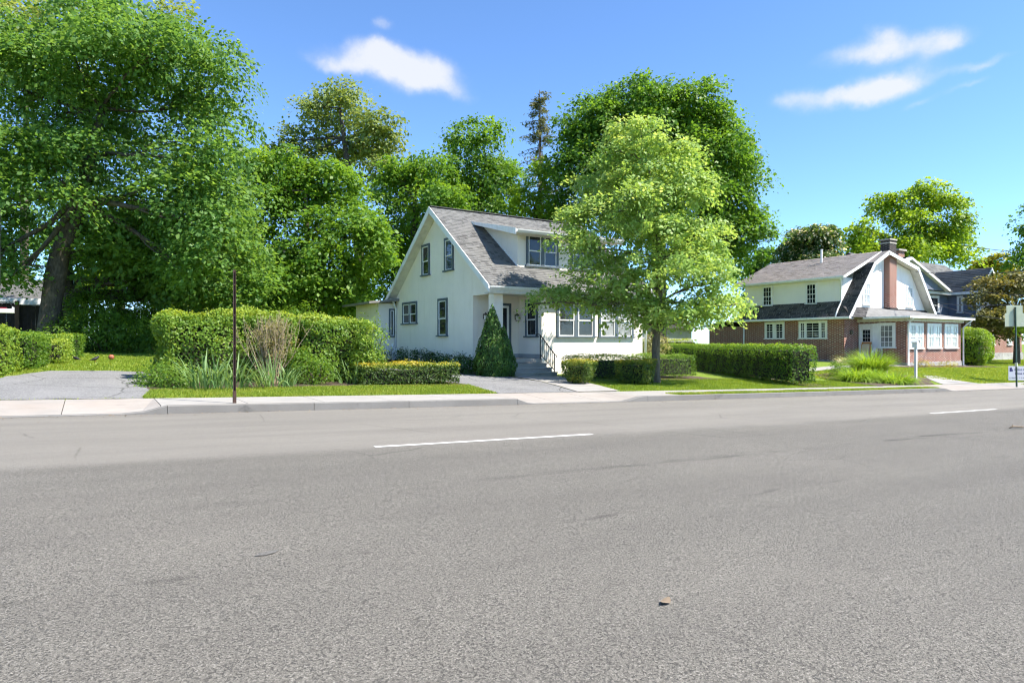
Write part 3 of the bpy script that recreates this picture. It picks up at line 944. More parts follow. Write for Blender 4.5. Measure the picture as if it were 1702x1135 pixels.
# ------------------------------------------------------------------ the white stucco house
def stucco_house():
    u0, u1, v0, v1 = 12.49, 20.04, 20.86, 30.30
    floor = 0.45; base = -0.45
    ev, ez, rv, rz = 20.50, 3.19, 25.58, 6.93           # roof line at eave and ridge
    sl = (rz - ez) / (rv - ev); th = 0.17
    def under(v): return (ez + sl * (v - ev) if v < rv else ez + sl * (2 * rv - v - ev)) - th
    H = thing('stucco_house', 'cream stucco gabled house with slate grey window trim and a dormer', 'house', (16.2, 25.5, gz(16.2, 20.8)))
    # walls: gable end with the open porch corner cut away
    pv = 22.48; pu = 14.66; ph = 2.92
    gable = [(u0, pv, base), (u0, v1, base), (u0, v1, under(v1)), (u0, rv, under(rv)), (u0, v0, under(v0)), (u0, v0, ph), (u0, pv, ph)]
    MB().prism(gable, (0.22, 0, 0)).build('gable_wall', M['stucco'], H)
    g2 = [(u1, v0, base), (u1, v1, base), (u1, v1, under(v1)), (u1, rv, under(rv)), (u1, v0, under(v0))]
    MB().prism(g2, (-0.22, 0, 0)).build('gable_wall', M['stucco'], H)
    MB().box(pu, u1 - 0.222, v0, v0 + 0.22, base, under(v0) - 0.02).build('front_wall', M['stucco'], H)
    MB().box(u0 + 0.222, u1 - 0.222, v1 - 0.22, v1, base, under(v1) - 0.02).build('rear_wall', M['stucco'], H)
    MB().box(u0 + 0.222, pu - 0.002, pv, pv + 0.2, base, 3.4).build('porch_back_wall', M['stucco'], H)
    MB().box(pu, pu + 0.2, v0 + 0.222, pv + 0.2, base, 3.3).build('porch_side_wall', M['stucco'], H)
    MB().box(u0, u0 + 0.40, v0, v0 + 0.40, floor, ph - 0.002).build('porch_column', M['stucco'], H, bevel=0.012)
    MB().box(u0 + 0.222, pu - 0.002, v0 + 0.003, v0 + 0.30, ph, under(v0) - 0.02).build('porch_beam', M['cream'], H)
    MB().box(u0 + 0.222, pu - 0.002, v0 + 0.302, pv - 0.002, ph + 0.05, ph + 0.10).build('porch_ceiling', M['cream'], H)
    MB().box(u0 - 0.05, pu - 0.003, v0 - 0.06, pv - 0.003, floor - 0.14, floor).build('porch_floor', M['step'], H, bevel=0.01)
    MB().box(u0 + 0.02, pu - 0.05, v0 + 0.02, pv - 0.02, base, floor - 0.142).build('porch_foundation', M['stone'], H)
    sk = MB(); sk.box(u0 + 0.23, pu - 0.01, pv - 0.03, pv - 0.002, floor + 0.002, floor + 0.17)
    sk.box(pu - 0.03, pu - 0.002, v0 + 0.01, pv - 0.032, floor + 0.002, floor + 0.17); sk.build('skirting', mat_plain('grey_skirting_paint', (0.36, 0.36, 0.35)), H)
    # steps
    g0 = gz(13.7, 19.6) - 0.02
    n = 3; rise = (floor - g0) / (n + 1)
    for k in range(n):
        zt = floor - rise * (k + 1)
        MB().box(12.75, 14.62, 20.798 - 0.34 * (k + 1), 20.796 - 0.34 * k if k else 20.796, g0 - 0.15, zt - 0.05).build('riser', M['step'], H)
        MB().box(12.72, 14.65, 20.798 - 0.34 * (k + 1) - 0.03, 20.795 - 0.34 * k, zt - 0.048, zt).build('tread', M['step'], H, bevel=0.012)
    # stair rail of black iron
    rail = MB()
    top = [(14.52, 20.74, floor + 0.92), (14.52, 19.82, g0 + 0.84)]
    rail.bar(top[0], top[1], 0.035, 0.022); rail.tube([(14.52, 21.0, floor + 0.93), (14.52, 20.9, floor + 0.965), (14.52, 20.74, floor + 0.92)], 0.016, 6)
    rail.tube([top[1], (14.52, 19.72, g0 + 0.80), (14.52, 19.66, g0 + 0.74), (14.52, 19.70, g0 + 0.70)], 0.015, 6)
    rail.bar((14.52, 20.74, floor + 0.16), (14.52, 19.82, g0 + 0.14 + rise * 0.6), 0.02, 0.02)
    R = rail.build('stair_rail', M['iron'], H)
    for y, z0_, z1_ in ((20.74, floor - 0.02, floor + 0.92), (19.82, g0 - 0.05, g0 + 0.84)):
        MB().box(14.505, 14.535, y - 0.015, y + 0.015, z0_, z1_).build('newel', M['iron'], R)
    for k in range(1, 7):
        f = k / 7; y = 20.74 + (19.82 - 20.74) * f
        za = floor + 0.16 + (g0 + 0.14 + rise * 0.6 - floor - 0.16) * f; zb = floor + 0.92 + (g0 + 0.84 - floor - 0.92) * f
        MB().box(14.512, 14.528, y - 0.008, y + 0.008, za, zb).build('baluster', M['iron'], R)
    # front door
    fd = Frame((13.75, pv, floor), (1, 0, 0), (0, -1, 0))
    dm = MB(); fd.box(dm, -0.50, -0.40, 0.0, 2.12, -0.02, 0.06); fd.box(dm, 0.40, 0.50, 0.0, 2.12, -0.02, 0.06); fd.box(dm, -0.50, 0.50, 2.12, 2.22, -0.02, 0.065)
    D = dm.build('front_door', M['trim'], H)
    q = MB(); fd.box(q, -0.398, 0.398, 0.03, 2.115, -0.02, 0.012); q.build('door_leaf', M['door_red'], D)
    q = MB()
    for a in ((-0.398, -0.31, 0.03, 2.115), (0.31, 0.398, 0.03, 2.115), (-0.308, 0.308, 2.03, 2.115), (-0.308, 0.308, 0.03, 0.22), (-0.308, 0.308, 0.95, 1.02)):
        fd.box(q, a[0], a[1], a[2], a[3], 0.014, 0.045)
    q.build('storm_door_frame', M['white'], D)
    q = MB(); fd.box(q, -0.308, 0.308, 1.022, 2.028, 0.018, 0.024); q.build('pane', M['glass'], D)
    # porch wall lamps
    for lu in (13.00, 14.50):
        lb = MB(); lb.box(lu - 0.05, lu + 0.05, pv - 0.03, pv - 0.003, 2.02, 2.22); lb.tube([(lu, pv - 0.03, 2.2), (lu, pv - 0.10, 2.27), (lu, pv - 0.13, 2.2)], 0.012, 6)
        lb.lathe((lu, pv - 0.13, 1.96), [(0.055, 0), (0.075, 0.015), (0.075, 0.03)], 8); lb.lathe((lu, pv - 0.13, 1.96), [(0.09, 0.20), (0.06, 0.26), (0.015, 0.30)], 8)
        L = lb.build('wall_lamp', M['brass'], H)
        MB().lathe((lu, pv - 0.13, 1.96), [(0.062, 0.031), (0.082, 0.199)], 8).build('lamp_shade', M['lamp_glass'], L)
    # windows
    gw = Frame((u0, 0, 0), (0, 1, 0), (-1, 0, 0)); fw = Frame((0, v0, 0), (1, 0, 0), (0, -1, 0)); sw = Frame((pu, 0, 0), (0, 1, 0), (-1, 0, 0))
    window(H, gw, 26.40, 27.22, 4.07, 5.50); window(H, gw, 24.10, 24.93, 4.07, 5.50)
    window(H, gw, 27.76, 29.45, 1.93, 3.00, units=2); window(H, gw, 24.66, 25.56, 1.33, 2.97)
    window(H, fw, 15.39, 17.32, 1.27, 2.78, units=2, mull=0.2); window(H, fw, 17.55, 19.48, 1.27, 2.78, units=2, mull=0.2, glass=M['glass_curtain'])
    window(H, sw, 21.10, 21.95, 1.28, 2.80)
    # main roof: slabs, shingles, trim
    ra, rb = u0 - 0.42, u1 + 0.42
    for s in (1, -1):
        e = (ev, ez) if s == 1 else (2 * rv - ev, ez)
        pts = [(ra, e[0], e[1]), (ra, rv, rz), (ra, rv, rz - th), (ra, e[0], e[1] - th)]
        MB().prism(pts, (rb - ra, 0, 0)).build('roof_slope', M['roof_metal'] if s == 1 else M['shingle_dark'], H)
    du_, sd = (1, 0, 0), Vector((0, rv - ev, rz - ez)).normalized(); L = math.hypot(rv - ev, rz - ez)
    camp = Vector((0, 0, CAM_Z))
    dz0 = (21.72 - ev) / (rv - ev) * L
    def vis(x, y): return not (14.25 < ra + x < 18.55 and y > dz0 + 0.1 and y < L * 0.84)
    def score(p):
        d = (p - camp).length
        hid = 5 if p.x > 15.2 else 0
        return d + hid
    shingle_roof(H, (ra, ev - 0.02, ez - 0.012), du_, sd, rb - ra, L, M['shingle'], 3, single=290, score=score, inside=vis)
    sb = Vector((0, -(rv - ev), rz - ez)).normalized()
    MB().bar((ra, rv, rz + 0.02), (rb, rv, rz + 0.02), 0.26, 0.03).build('ridge_cap', M['shingle'], H)
    for x0, x1 in ((ra - 0.035, ra - 0.003), (rb + 0.003, rb + 0.035)):     # rake boards
        for s in (1, -1):
            e = ev if s == 1 else 2 * rv - ev
            w = 0.27
            pts = [(x0, e - s * 0.02, ez - 0.005), (x0, rv, rz + 0.012), (x0, rv, rz - w), (x0, e - s * 0.02, ez - w + 0.02)]
            MB().prism(pts, (x1 - x0, 0, 0)).build('rake_board', M['white'], H)
    for xa, xb in ((ra + 0.001, u0 - 0.002), (u1 + 0.002, rb - 0.001)):       # boarded soffit under the gable overhang
        for s in (1, -1):
            e = ev if s == 1 else 2 * rv - ev
            pts = [(xa, e, ez - th - 0.004), (xa, rv, rz - th - 0.004), (xa, rv, rz - th - 0.03), (xa, e, ez - th - 0.03)]
            MB().prism(pts, (xb - xa, 0, 0)).build('soffit', M['cream'], H)
    q = MB(); q.box(ra + 0.002, rb - 0.002, ev + 0.02, v0 - 0.003, ez - 0.30, ez - 0.25); q.build('eave_soffit', M['cream'], H)
    gut = MB(); prof = [(0, 0), (-0.03, -0.01), (-0.11, 0.07), (-0.125, 0.12), (-0.105, 0.125), (-0.09, 0.075), (-0.025, 0.012), (0, 0.10)]
    gut.prism([(ra - 0.03, ev - 0.012 + a, ez - 0.16 + b) for a, b in prof], (rb - ra + 0.06, 0, 0)); gut.build('gutter', M['white'], H)
    q = MB(); q.box(ra, rb, ev - 0.01, ev + 0.018, ez - 0.26, ez - 0.15); q.build('fascia', M['cream'], H)
    # dormer
    du0, du1, dv, db = 14.10, 18.65, 21.72, 24.85
    ez2, bz2, eo = 5.50, 6.34, 21.12; s2 = (bz2 - ez2) / (db - eo)
    def dtop(v): return ez2 + s2 * (v - eo) - 0.10
    def roofz(v): return ez + sl * (v - ev)
    for x, sg in ((du0, 0.15), (du1, -0.15)):
        MB().prism([(x, dv, roofz(dv) - 0.15), (x, dv, dtop(dv)), (x, db - 0.2, dtop(db - 0.2)), (x, db - 0.2, roofz(db - 0.2) - 0.15)], (sg, 0, 0)).build('dormer_side_wall', M['stucco'], H)
    MB().box(du0 + 0.152, du1 - 0.152, dv, dv + 0.15, roofz(dv) - 0.1, dtop(dv) - 0.005).build('dormer_front_wall', M['stucco'], H)
    MB().bar((du0 - 0.015, dv - 0.01, roofz(dv) + 0.03), (du0 - 0.015, 24.3, roofz(24.3) + 0.03), 0.03, 0.06).build('flashing', M['white'], H)
    xa, xb = du0 - 0.45, du1 + 0.45
    MB().prism([(xa, eo, ez2), (xa, db, bz2), (xa, db, bz2 - 0.09), (xa, eo, ez2 - 0.09)], (xb - xa, 0, 0)).build('dormer_roof', M['cream'], H)
    Ld = math.hypot(db - eo, bz2 - ez2)
    shingle_roof(H, (xa, eo - 0.02, ez2 - 0.002), (1, 0, 0), Vector((0, db - eo, bz2 - ez2)).normalized(), xb - xa, Ld, M['shingle'], 4)
    for x0 in (xa - 0.033, xb + 0.003):
        MB().prism([(x0, eo - 0.01, ez2 + 0.018), (x0, db, bz2 + 0.018), (x0, db, bz2 - 0.10), (x0, eo - 0.01, ez2 - 0.24)], (0.03, 0, 0)).build('dormer_rake_board', M['white'], H)
    MB().prism([(xa, eo - 0.01 + a, ez2 - 0.15 + b) for a, b in prof], (xb - xa, 0, 0)).build('dormer_gutter', M['white'], H)
    MB().box(xa + 0.01, xb - 0.01, eo + 0.005, dv - 0.003, ez2 - 0.16, ez2 - 0.12).build('dormer_soffit', M['cream'], H)
    df = Frame((0, dv, 0), (1, 0, 0), (0, -1, 0))
    window(H, df, 14.50, 16.10, 4.13, dtop(dv) - 0.02, units=2, mull=0.17); window(H, df, 16.75, 18.35, 4.13, dtop(dv) - 0.02, units=2, mull=0.17)
    # side entry at the rear
    ru0, rv0, rv1 = 11.58, 30.34, 33.6
    MB().box(ru0, u0 + 0.6, rv0, rv1, base + 0.2, 3.02).build('side_entry_wall', M['stucco'], H)
    MB().prism([(10.95, rv0 - 0.45, 3.06), (u0 + 0.9, rv0 - 0.45, 3.34), (u0 + 0.9, rv0 - 0.45, 3.22), (10.95, rv0 - 0.45, 2.95)], (0, rv1 - rv0 + 0.8, 0)).build('side_entry_roof', M['roof_metal'], H)
    sf = Frame((0, rv0, 0), (1, 0, 0), (0, -1, 0)); window(H, sf, 12.12, 12.44, 1.35, 2.75, cw=0.07, split=False)
    pipe(H, [(12.05, 29.95, 3.18), (12.25, 30.05, 3.05), (12.44, 30.22, 2.75), (12.44, 30.22, 0.25)], 0.045, M['white'])
    pipe(H, [(u1 - 0.05, 20.45, 3.05), (u1 + 0.10, 20.72, 2.75), (u1 + 0.10, 20.78, 2.4), (u1 + 0.10, 20.78, -0.3)], 0.045, M['white'])
    return H


stucco_house()

# low white picket fence by the side entry
fz = gz(12, 29.6)
PF = thing('picket_fence', 'low white picket fence beside the cream house downspout', 'fence', (11.9, 29.7, fz))
MB().box(11.35, 12.40, 29.68, 29.72, fz + 0.50, fz + 0.58).build('rail', M['white'], PF); MB().box(11.35, 12.40, 29.68, 29.72, fz + 0.10, fz + 0.18).build('rail', M['white'], PF)
for x in (11.38, 12.05):
    q = MB(); q.box(x - 0.045, x + 0.045, 29.66, 29.75, fz - 0.15, fz + 0.66); q.box(x - 0.075, x + 0.075, 29.63, 29.78, fz + 0.66, fz + 0.70); q.lathe((x, 29.705, fz + 0.70), [(0.075, 0), (0.02, 0.08)], 4)
    q.build('post', M['white'], PF)
k = 11.47
while k < 12.38:
    if abs(k - 12.05) > 0.07: MB().box(k - 0.035, k + 0.035, 29.655, 29.678, fz + 0.03, fz + 0.56).build('picket', M['white'], PF)
    k += 0.11


# ------------------------------------------------------------------ the brick and stucco house with the gambrel gable
def brick_house():
    u0, v0, v1, u1 = 40.65, 23.90, 31.7, 51.0
    g = -0.45; fb = -0.06; bt = 2.62
    H = thing('brick_house', 'brick house with white stucco gambrel gable and enclosed brick porch', 'house', (45.5, 26, gz(45, 22)))
    br, st = M['brick'], M['stone']
    MB().box(u0, u1, v0, v1, fb, bt).build('brick_wall', br, H, uv=True)
    MB().box(u0 - 0.04, u1 + 0.04, v0 - 0.04, v1 + 0.04, g, fb - 0.002).build('foundation', st, H)
    MB().box(u0 + 0.25, u1 - 2, v1 + 0.002, 35.1, fb, 2.3).build('rear_wing', br, H, uv=True)
    MB().box(u0 + 0.22, u1 - 1.9, v1 + 0.05, 35.15, g, fb - 0.002).build('rear_wing_foundation', st, H)
    MB().prism([(u0 - 0.1, v1 + 0.01, 2.95), (u0 - 0.1, 35.4, 2.42), (u0 - 0.1, 35.4, 2.32), (u0 - 0.1, v1 + 0.01, 2.85)], (8.6, 0, 0)).build('rear_wing_roof', M['shingle_dark'], H)
    pipe(H, [(u0 - 0.06, v1 - 0.12, 2.6), (u0 - 0.06, v1 - 0.12, -0.2)], 0.055, M['white'])
    # gambrel profile (u, z): left eave, left knee, ridge, right knee, right eave
    E0, K0, R_, K1, E1 = (40.10, 2.72), (43.05, 6.36), (44.85, 7.24), (48.80, 6.36), (51.45, 2.95)
    fv, bv = 23.25, 32.0
    prof = [E0, K0, R_, K1, E1]; th = 0.12
    inn = [(E0[0] + 0.25, E0[1]), (K0[0] + 0.10, K0[1] - 0.17), (R_[0], R_[1] - 0.18), (K1[0] - 0.10, K1[1] - 0.17), (E1[0] - 0.25, E1[1])]
    # stucco gable wall
    MB().prism([(a, 23.80, b) for a, b in inn] + [], (0, 0.2, 0)).build('gable_wall', M['stucco2'], H)
    MB().prism([(a, 31.6, b) for a, b in inn], (0, 0.2, 0)).build('gable_wall', M['stucco2'], H)
    names = [('lower_left', 0, 1), ('upper_left', 1, 2), ('upper_right', 2, 3), ('lower_right', 3, 4)]
    for nm, i, j in names:
        a, b = Vector((prof[i][0], 0, prof[i][1])), Vector((prof[j][0], 0, prof[j][1]))
        nrm = Vector((-(b - a).z, 0, (b - a).x)).normalized()
        pts = [Vector((p.x, fv, p.z)) + nrm * k for p, k in ((a, 0), (b, 0), (b, -th), (a, -th))]
        MB().prism(pts, (0, bv - fv, 0)).build('roof_slope', M['cream'], H)
        mt = M['shingle_dark'] if nm == 'lower_left' else (M['shingle_tan'] if nm == 'upper_left' else M['shingle'])
        O = Vector((a.x, fv, a.z)) if a.z < b.z else Vector((b.x, fv, b.z))
        Sd = (b - a) if a.z < b.z else (a - b)
        shingle_roof(H, O + nrm * 0.004, (0, 1, 0), Sd.normalized(), bv - fv, Sd.length, mt, 20 + i, 0.17, 0.4,
                     inside=(lambda x, y: x < 1.0 or y < 1.35) if nm == 'lower_left' else None)
        # white rake boards at the front edge
        w = 0.22
        pts = [Vector((p.x, fv - 0.035, p.z)) + nrm * k for p, k in ((a, 0.015), (b, 0.015), (b, -w), (a, -w))]
        MB().prism(pts, (0, 0.032, 0)).build('rake_board', M['white'], H)
    # long shed dormer on the left slope
    dw, dz0, dz1 = 40.97, 3.62, 5.34
    dv0, dv1 = 24.2, 31.75
    MB().box(dw, 43.4, dv0, dv1, 3.2, dz1).build('dormer_wall', M['stucco2'], H)
    eo, ezd = 40.42, 5.40; top = (44.82, 7.27)
    sd = Vector((top[0] - eo, 0, top[1] - ezd)); L = sd.length; nd = Vector((-sd.z, 0, sd.x)).normalized()
    pts = [Vector((eo, 23.75, ezd)), Vector((top[0], 23.75, top[1])), Vector((top[0], 23.75, top[1])) - nd * 0.1, Vector((eo, 23.75, ezd)) - nd * 0.1]
    MB().prism(pts, (0, 8.6, 0)).build('dormer_roof', M['cream'], H)
    shingle_roof(H, Vector((eo - 0.02, 23.75, ezd)) + nd * 0.003, (0, 1, 0), sd.normalized(), 8.6, L, M['shingle_tan'], 31, 0.17, 0.4)
    pts = [Vector((eo - 0.02, 23.715, ezd)) + nd * 0.015, Vector((top[0], 23.715, top[1])) + nd * 0.015, Vector((top[0], 23.715, top[1])) - nd * 0.16, Vector((eo - 0.02, 23.715, ezd)) - nd * 0.16]
    MB().prism(pts, (0, 0.03, 0)).build('dormer_rake_board', M['white'], H)
    q = MB(); q.box(eo + 0.01, dw - 0.003, dv0 - 0.2, dv1 + 0.3, 5.22, 5.26); q.build('dormer_soffit', M['white'], H)
    MB().box(eo - 0.13, eo - 0.005, 23.72, 32.36, 5.26, 5.39).build('dormer_gutter', M['white'], H, bevel=0.02)
    MB().box(E0[0] - 0.14, E0[0] - 0.003, fv - 0.1, 32.1, 2.60, 2.74).build('gutter', M['white'], H, bevel=0.02)
    MB().box(E0[0] + 0.01, u0 - 0.003, fv, 32.0, 2.60, 2.64).build('eave_soffit', M['white'], H)
    pipe(H, [(eo - 0.06, 23.95, 5.28), (dw - 0.06, 24.25, 5.0), (dw - 0.06, 24.25, 3.75), (dw - 0.55, 24.2, 3.2), (40.0, 24.1, 2.75)], 0.05, M['white'])
    # left side windows
    lw = Frame((u0, 0, 0), (0, 1, 0), (-1, 0, 0)); dwf = Frame((dw, 0, 0), (0, 1, 0), (-1, 0, 0))
    W = M['white']
    window(H, lw, 28.2, 29.8, 1.32, 2.55, 2, W, W, M['glass'], grid=(2, 3), mull=0.22, cw=0.12)
    window(H, lw, 25.04, 27.1, 1.32, 2.55, 3, W, W, M['glass'], grid=(2, 3), mull=0.10, cw=0.12, widths=[0.2, 0.6, 0.2])
    window(H, dwf, 29.4, 30.25, 3.72, 5.18, 1, W, W, M['glass'], grid=(3, 2), cw=0.08)
    window(H, dwf, 25.97, 26.8, 3.68, 5.14, 1, W, W, M['glass'], grid=(3, 2), cw=0.08)
    # gable windows and chimney
    fw = Frame((0, 23.80, 0), (1, 0, 0), (0, -1, 0))
    window(H, fw, 42.62, 43.55, 3.55, 5.10, 1, W, W, M['glass_pale'], grid=(3, 2), cw=0.10)
    window(H, fw, 48.15, 49.1, 3.55, 5.10, 1, W, W, M['glass_pale'], grid=(3, 2), cw=0.10)
    vt = MB(); fw.box(vt, 44.6, 44.95, 5.95, 6.35, 0, 0.03)
    for k in range(6): fw.box(vt, 44.63, 44.92, 5.98 + k * 0.06, 6.015 + k * 0.06, 0.031, 0.05)
    vt.build('gable_vent', W, H)
    MB().box(45.27, 46.18, 23.42, 24.0, 2.9, 7.02).build('chimney_stack', br, H, uv=True)
    ct = MB().box(45.30, 46.15, 23.44, 24.05, 7.022, 8.05).build('chimney_top', M['brick_dark'], H, uv=True)
    q = MB(); q.box(45.27, 46.18, 23.41, 24.08, 7.82, 7.90); q.box(45.25, 46.20, 23.39, 24.10, 8.052, 8.15); q.build('chimney_cap', M['step'], ct)
    MB().box(45.22, 46.23, 23.36, 23.79, 3.0, 3.45).build('chimney_flashing', M['shingle_dark'], H)
    MB().tube([(43.6, 27.3, 6.6), (43.6, 27.3, 7.75)], 0.07, 8).build('vent_pipe', W, H)
    # enclosed brick porch
    p0, p1, pv = 42.30, 49.45, 20.86; pb, pt = -0.15, 2.42
    MB().box(p0, p1, pv, v0 - 0.003, pb, pt).build('porch_wall', br, H, uv=True)
    MB().box(p0 - 0.05, p1 + 0.05, pv - 0.05, v0 - 0.05, g - 0.1, pb - 0.002).build('porch_foundation', st, H)
    MB().box(p0 - 0.14, p1 + 0.14, pv - 0.12, v0 - 0.01, pt, pt + 0.20).build('porch_frieze', M['cream'], H)
    rf = MB(); ev_ = 20.42
    rf.add([(41.7, ev_, 2.68), (50.0, ev_, 2.68), (50.0, 23.79, 3.30), (43.2, 23.79, 3.42), (41.7, 23.3, 2.76)], [(0, 1, 2, 3, 4)])
    rf.add([(41.7, ev_, 2.63), (50.0, ev_, 2.63), (50.0, 23.79, 2.63), (41.7, 23.79, 2.63)], [(3, 2, 1, 0)])
    rf.add([(41.7, ev_, 2.63), (50.0, ev_, 2.63), (50.0, ev_, 2.68), (41.7, ev_, 2.68)], [(0, 1, 2, 3)])
    rf.build('porch_roof', mat_plain('grey_roll_roofing', (0.155, 0.155, 0.15), 0.8, 0.2), H)
    q = MB(); q.box(41.56, 50.14, ev_ - 0.13, ev_ - 0.003, 2.585, 2.72); q.box(41.56, 41.697, ev_, 23.2, 2.585, 2.72); q.build('porch_gutter', W, H, bevel=0.02)
    # small lean roof left of the porch, at the foot of the gable
    Lr = Vector((0, 0.62, 0.72)).length
    MB().prism([(40.3, 23.2, 2.70), (40.3, 23.79, 3.42), (40.3, 23.79, 3.3), (40.3, 23.3, 2.70)], (10.6, 0, 0)).build('skirt_roof', M['shingle_dark'], H)
    shingle_roof(H, (40.3, 23.18, 2.70), (1, 0, 0), Vector((0, 0.60, 0.72)).normalized(), 10.6, 0.92, M['shingle_dark'], 41, 0.17, 0.4)
    pf = Frame((0, pv, 0), (1, 0, 0), (0, -1, 0)); pl = Frame((p0, 0, 0), (0, 1, 0), (-1, 0, 0))
    for a, b in ((42.52, 44.30), (44.78, 46.60), (47.05, 48.90)):
        window(H, pf, a, b, 0.68, 2.32, 2, W, W, M['glass_pale'], grid=(2, 2), mull=0.18, cw=0.13)
    window(H, pl, 21.52, 22.62, 0.72, 2.34, 1, W, W, M['glass_curtain'], grid=(3, 2), cw=0.15)
    # side door with white surround
    dm = MB(); pl.box(dm, 22.85, 22.97, pb, 2.30, 0.0, 0.07); pl.box(dm, 23.72, 23.84, pb, 2.30, 0.0, 0.07); pl.box(dm, 22.97, 23.72, 2.14, 2.30, 0.0, 0.07); pl.box(dm, 22.62, 22.848, 0.5, 2.32, 0.0, 0.05)
    D = dm.build('side_door', W, H)
    q = MB(); pl.box(q, 22.972, 23.718, pb + 0.06, 2.138, 0.0, 0.03); q.build('door_leaf', W, D)
    q = MB()
    for i in range(3):
        for j in range(3):
            pl.box(q, 23.10 + i * 0.165, 23.25 + i * 0.165, 1.15 + j * 0.26, 1.39 + j * 0.26, 0.031, 0.036)
    q.build('pane', M['glass'], D)
    q = MB(); pl.box(q, 23.0, 23.05, 0.98, 1.12, 0.031, 0.06); q.build('handle', M['iron'], D)
    for k in range(3):
        MB().box(41.25 - 0.0 - 0.32 * k, 42.245, 22.3, 23.85, g - 0.1, -0.12 - 0.15 * k - (0.004 if k else 0)).build('stone_step', M['step'], H) if k == 0 else \
            MB().box(41.25 - 0.32 * k, 41.248 - 0.32 * (k - 1), 22.25, 23.85, g - 0.1, -0.12 - 0.13 * k).build('stone_step', M['step'], H)
    rl = MB()
    rl.tube([(41.0, 22.32, 0.45), (41.3, 22.32, 0.72), (42.22, 22.32, 0.72)], 0.022, 6); rl.tube([(41.0, 22.32, -0.35), (41.0, 22.32, 0.45)], 0.02, 6); rl.tube([(42.2, 22.32, -0.12), (42.2, 22.32, 0.74)], 0.03, 6)
    for k in range(6): rl.tube([(41.3 + k * 0.15, 22.32, -0.12), (41.3 + k * 0.15, 22.32, 0.72)], 0.010, 5)
    rl.build('step_rail', W, H)
    # wall ornament by the door: round bronze lamp
    lb = MB(); lb.lathe((41.35, v0 - 0.10, 1.72), [(0.02, -0.12), (0.10, -0.05), (0.11, 0.1), (0.03, 0.2)], 8); lb.box(41.3, 41.4, v0 - 0.05, v0 - 0.003, 1.6, 1.85)
    lb.build('wall_lamp', M['brass'], H)
    pipe(H, [(42.15, 20.36, 2.6), (42.22, 20.6, 2.42), (42.22, 20.72, 2.2), (42.22, 20.72, -0.3), (42.15, 20.5, -0.42)], 0.05, W)
    pipe(H, [(49.9, 20.36, 2.6), (49.6, 20.6, 2.3), (49.52, 20.76, 2.1), (49.52, 20.76, -0.45), (49.7, 20.6, -0.5)], 0.05, W)
    return H


brick_house()


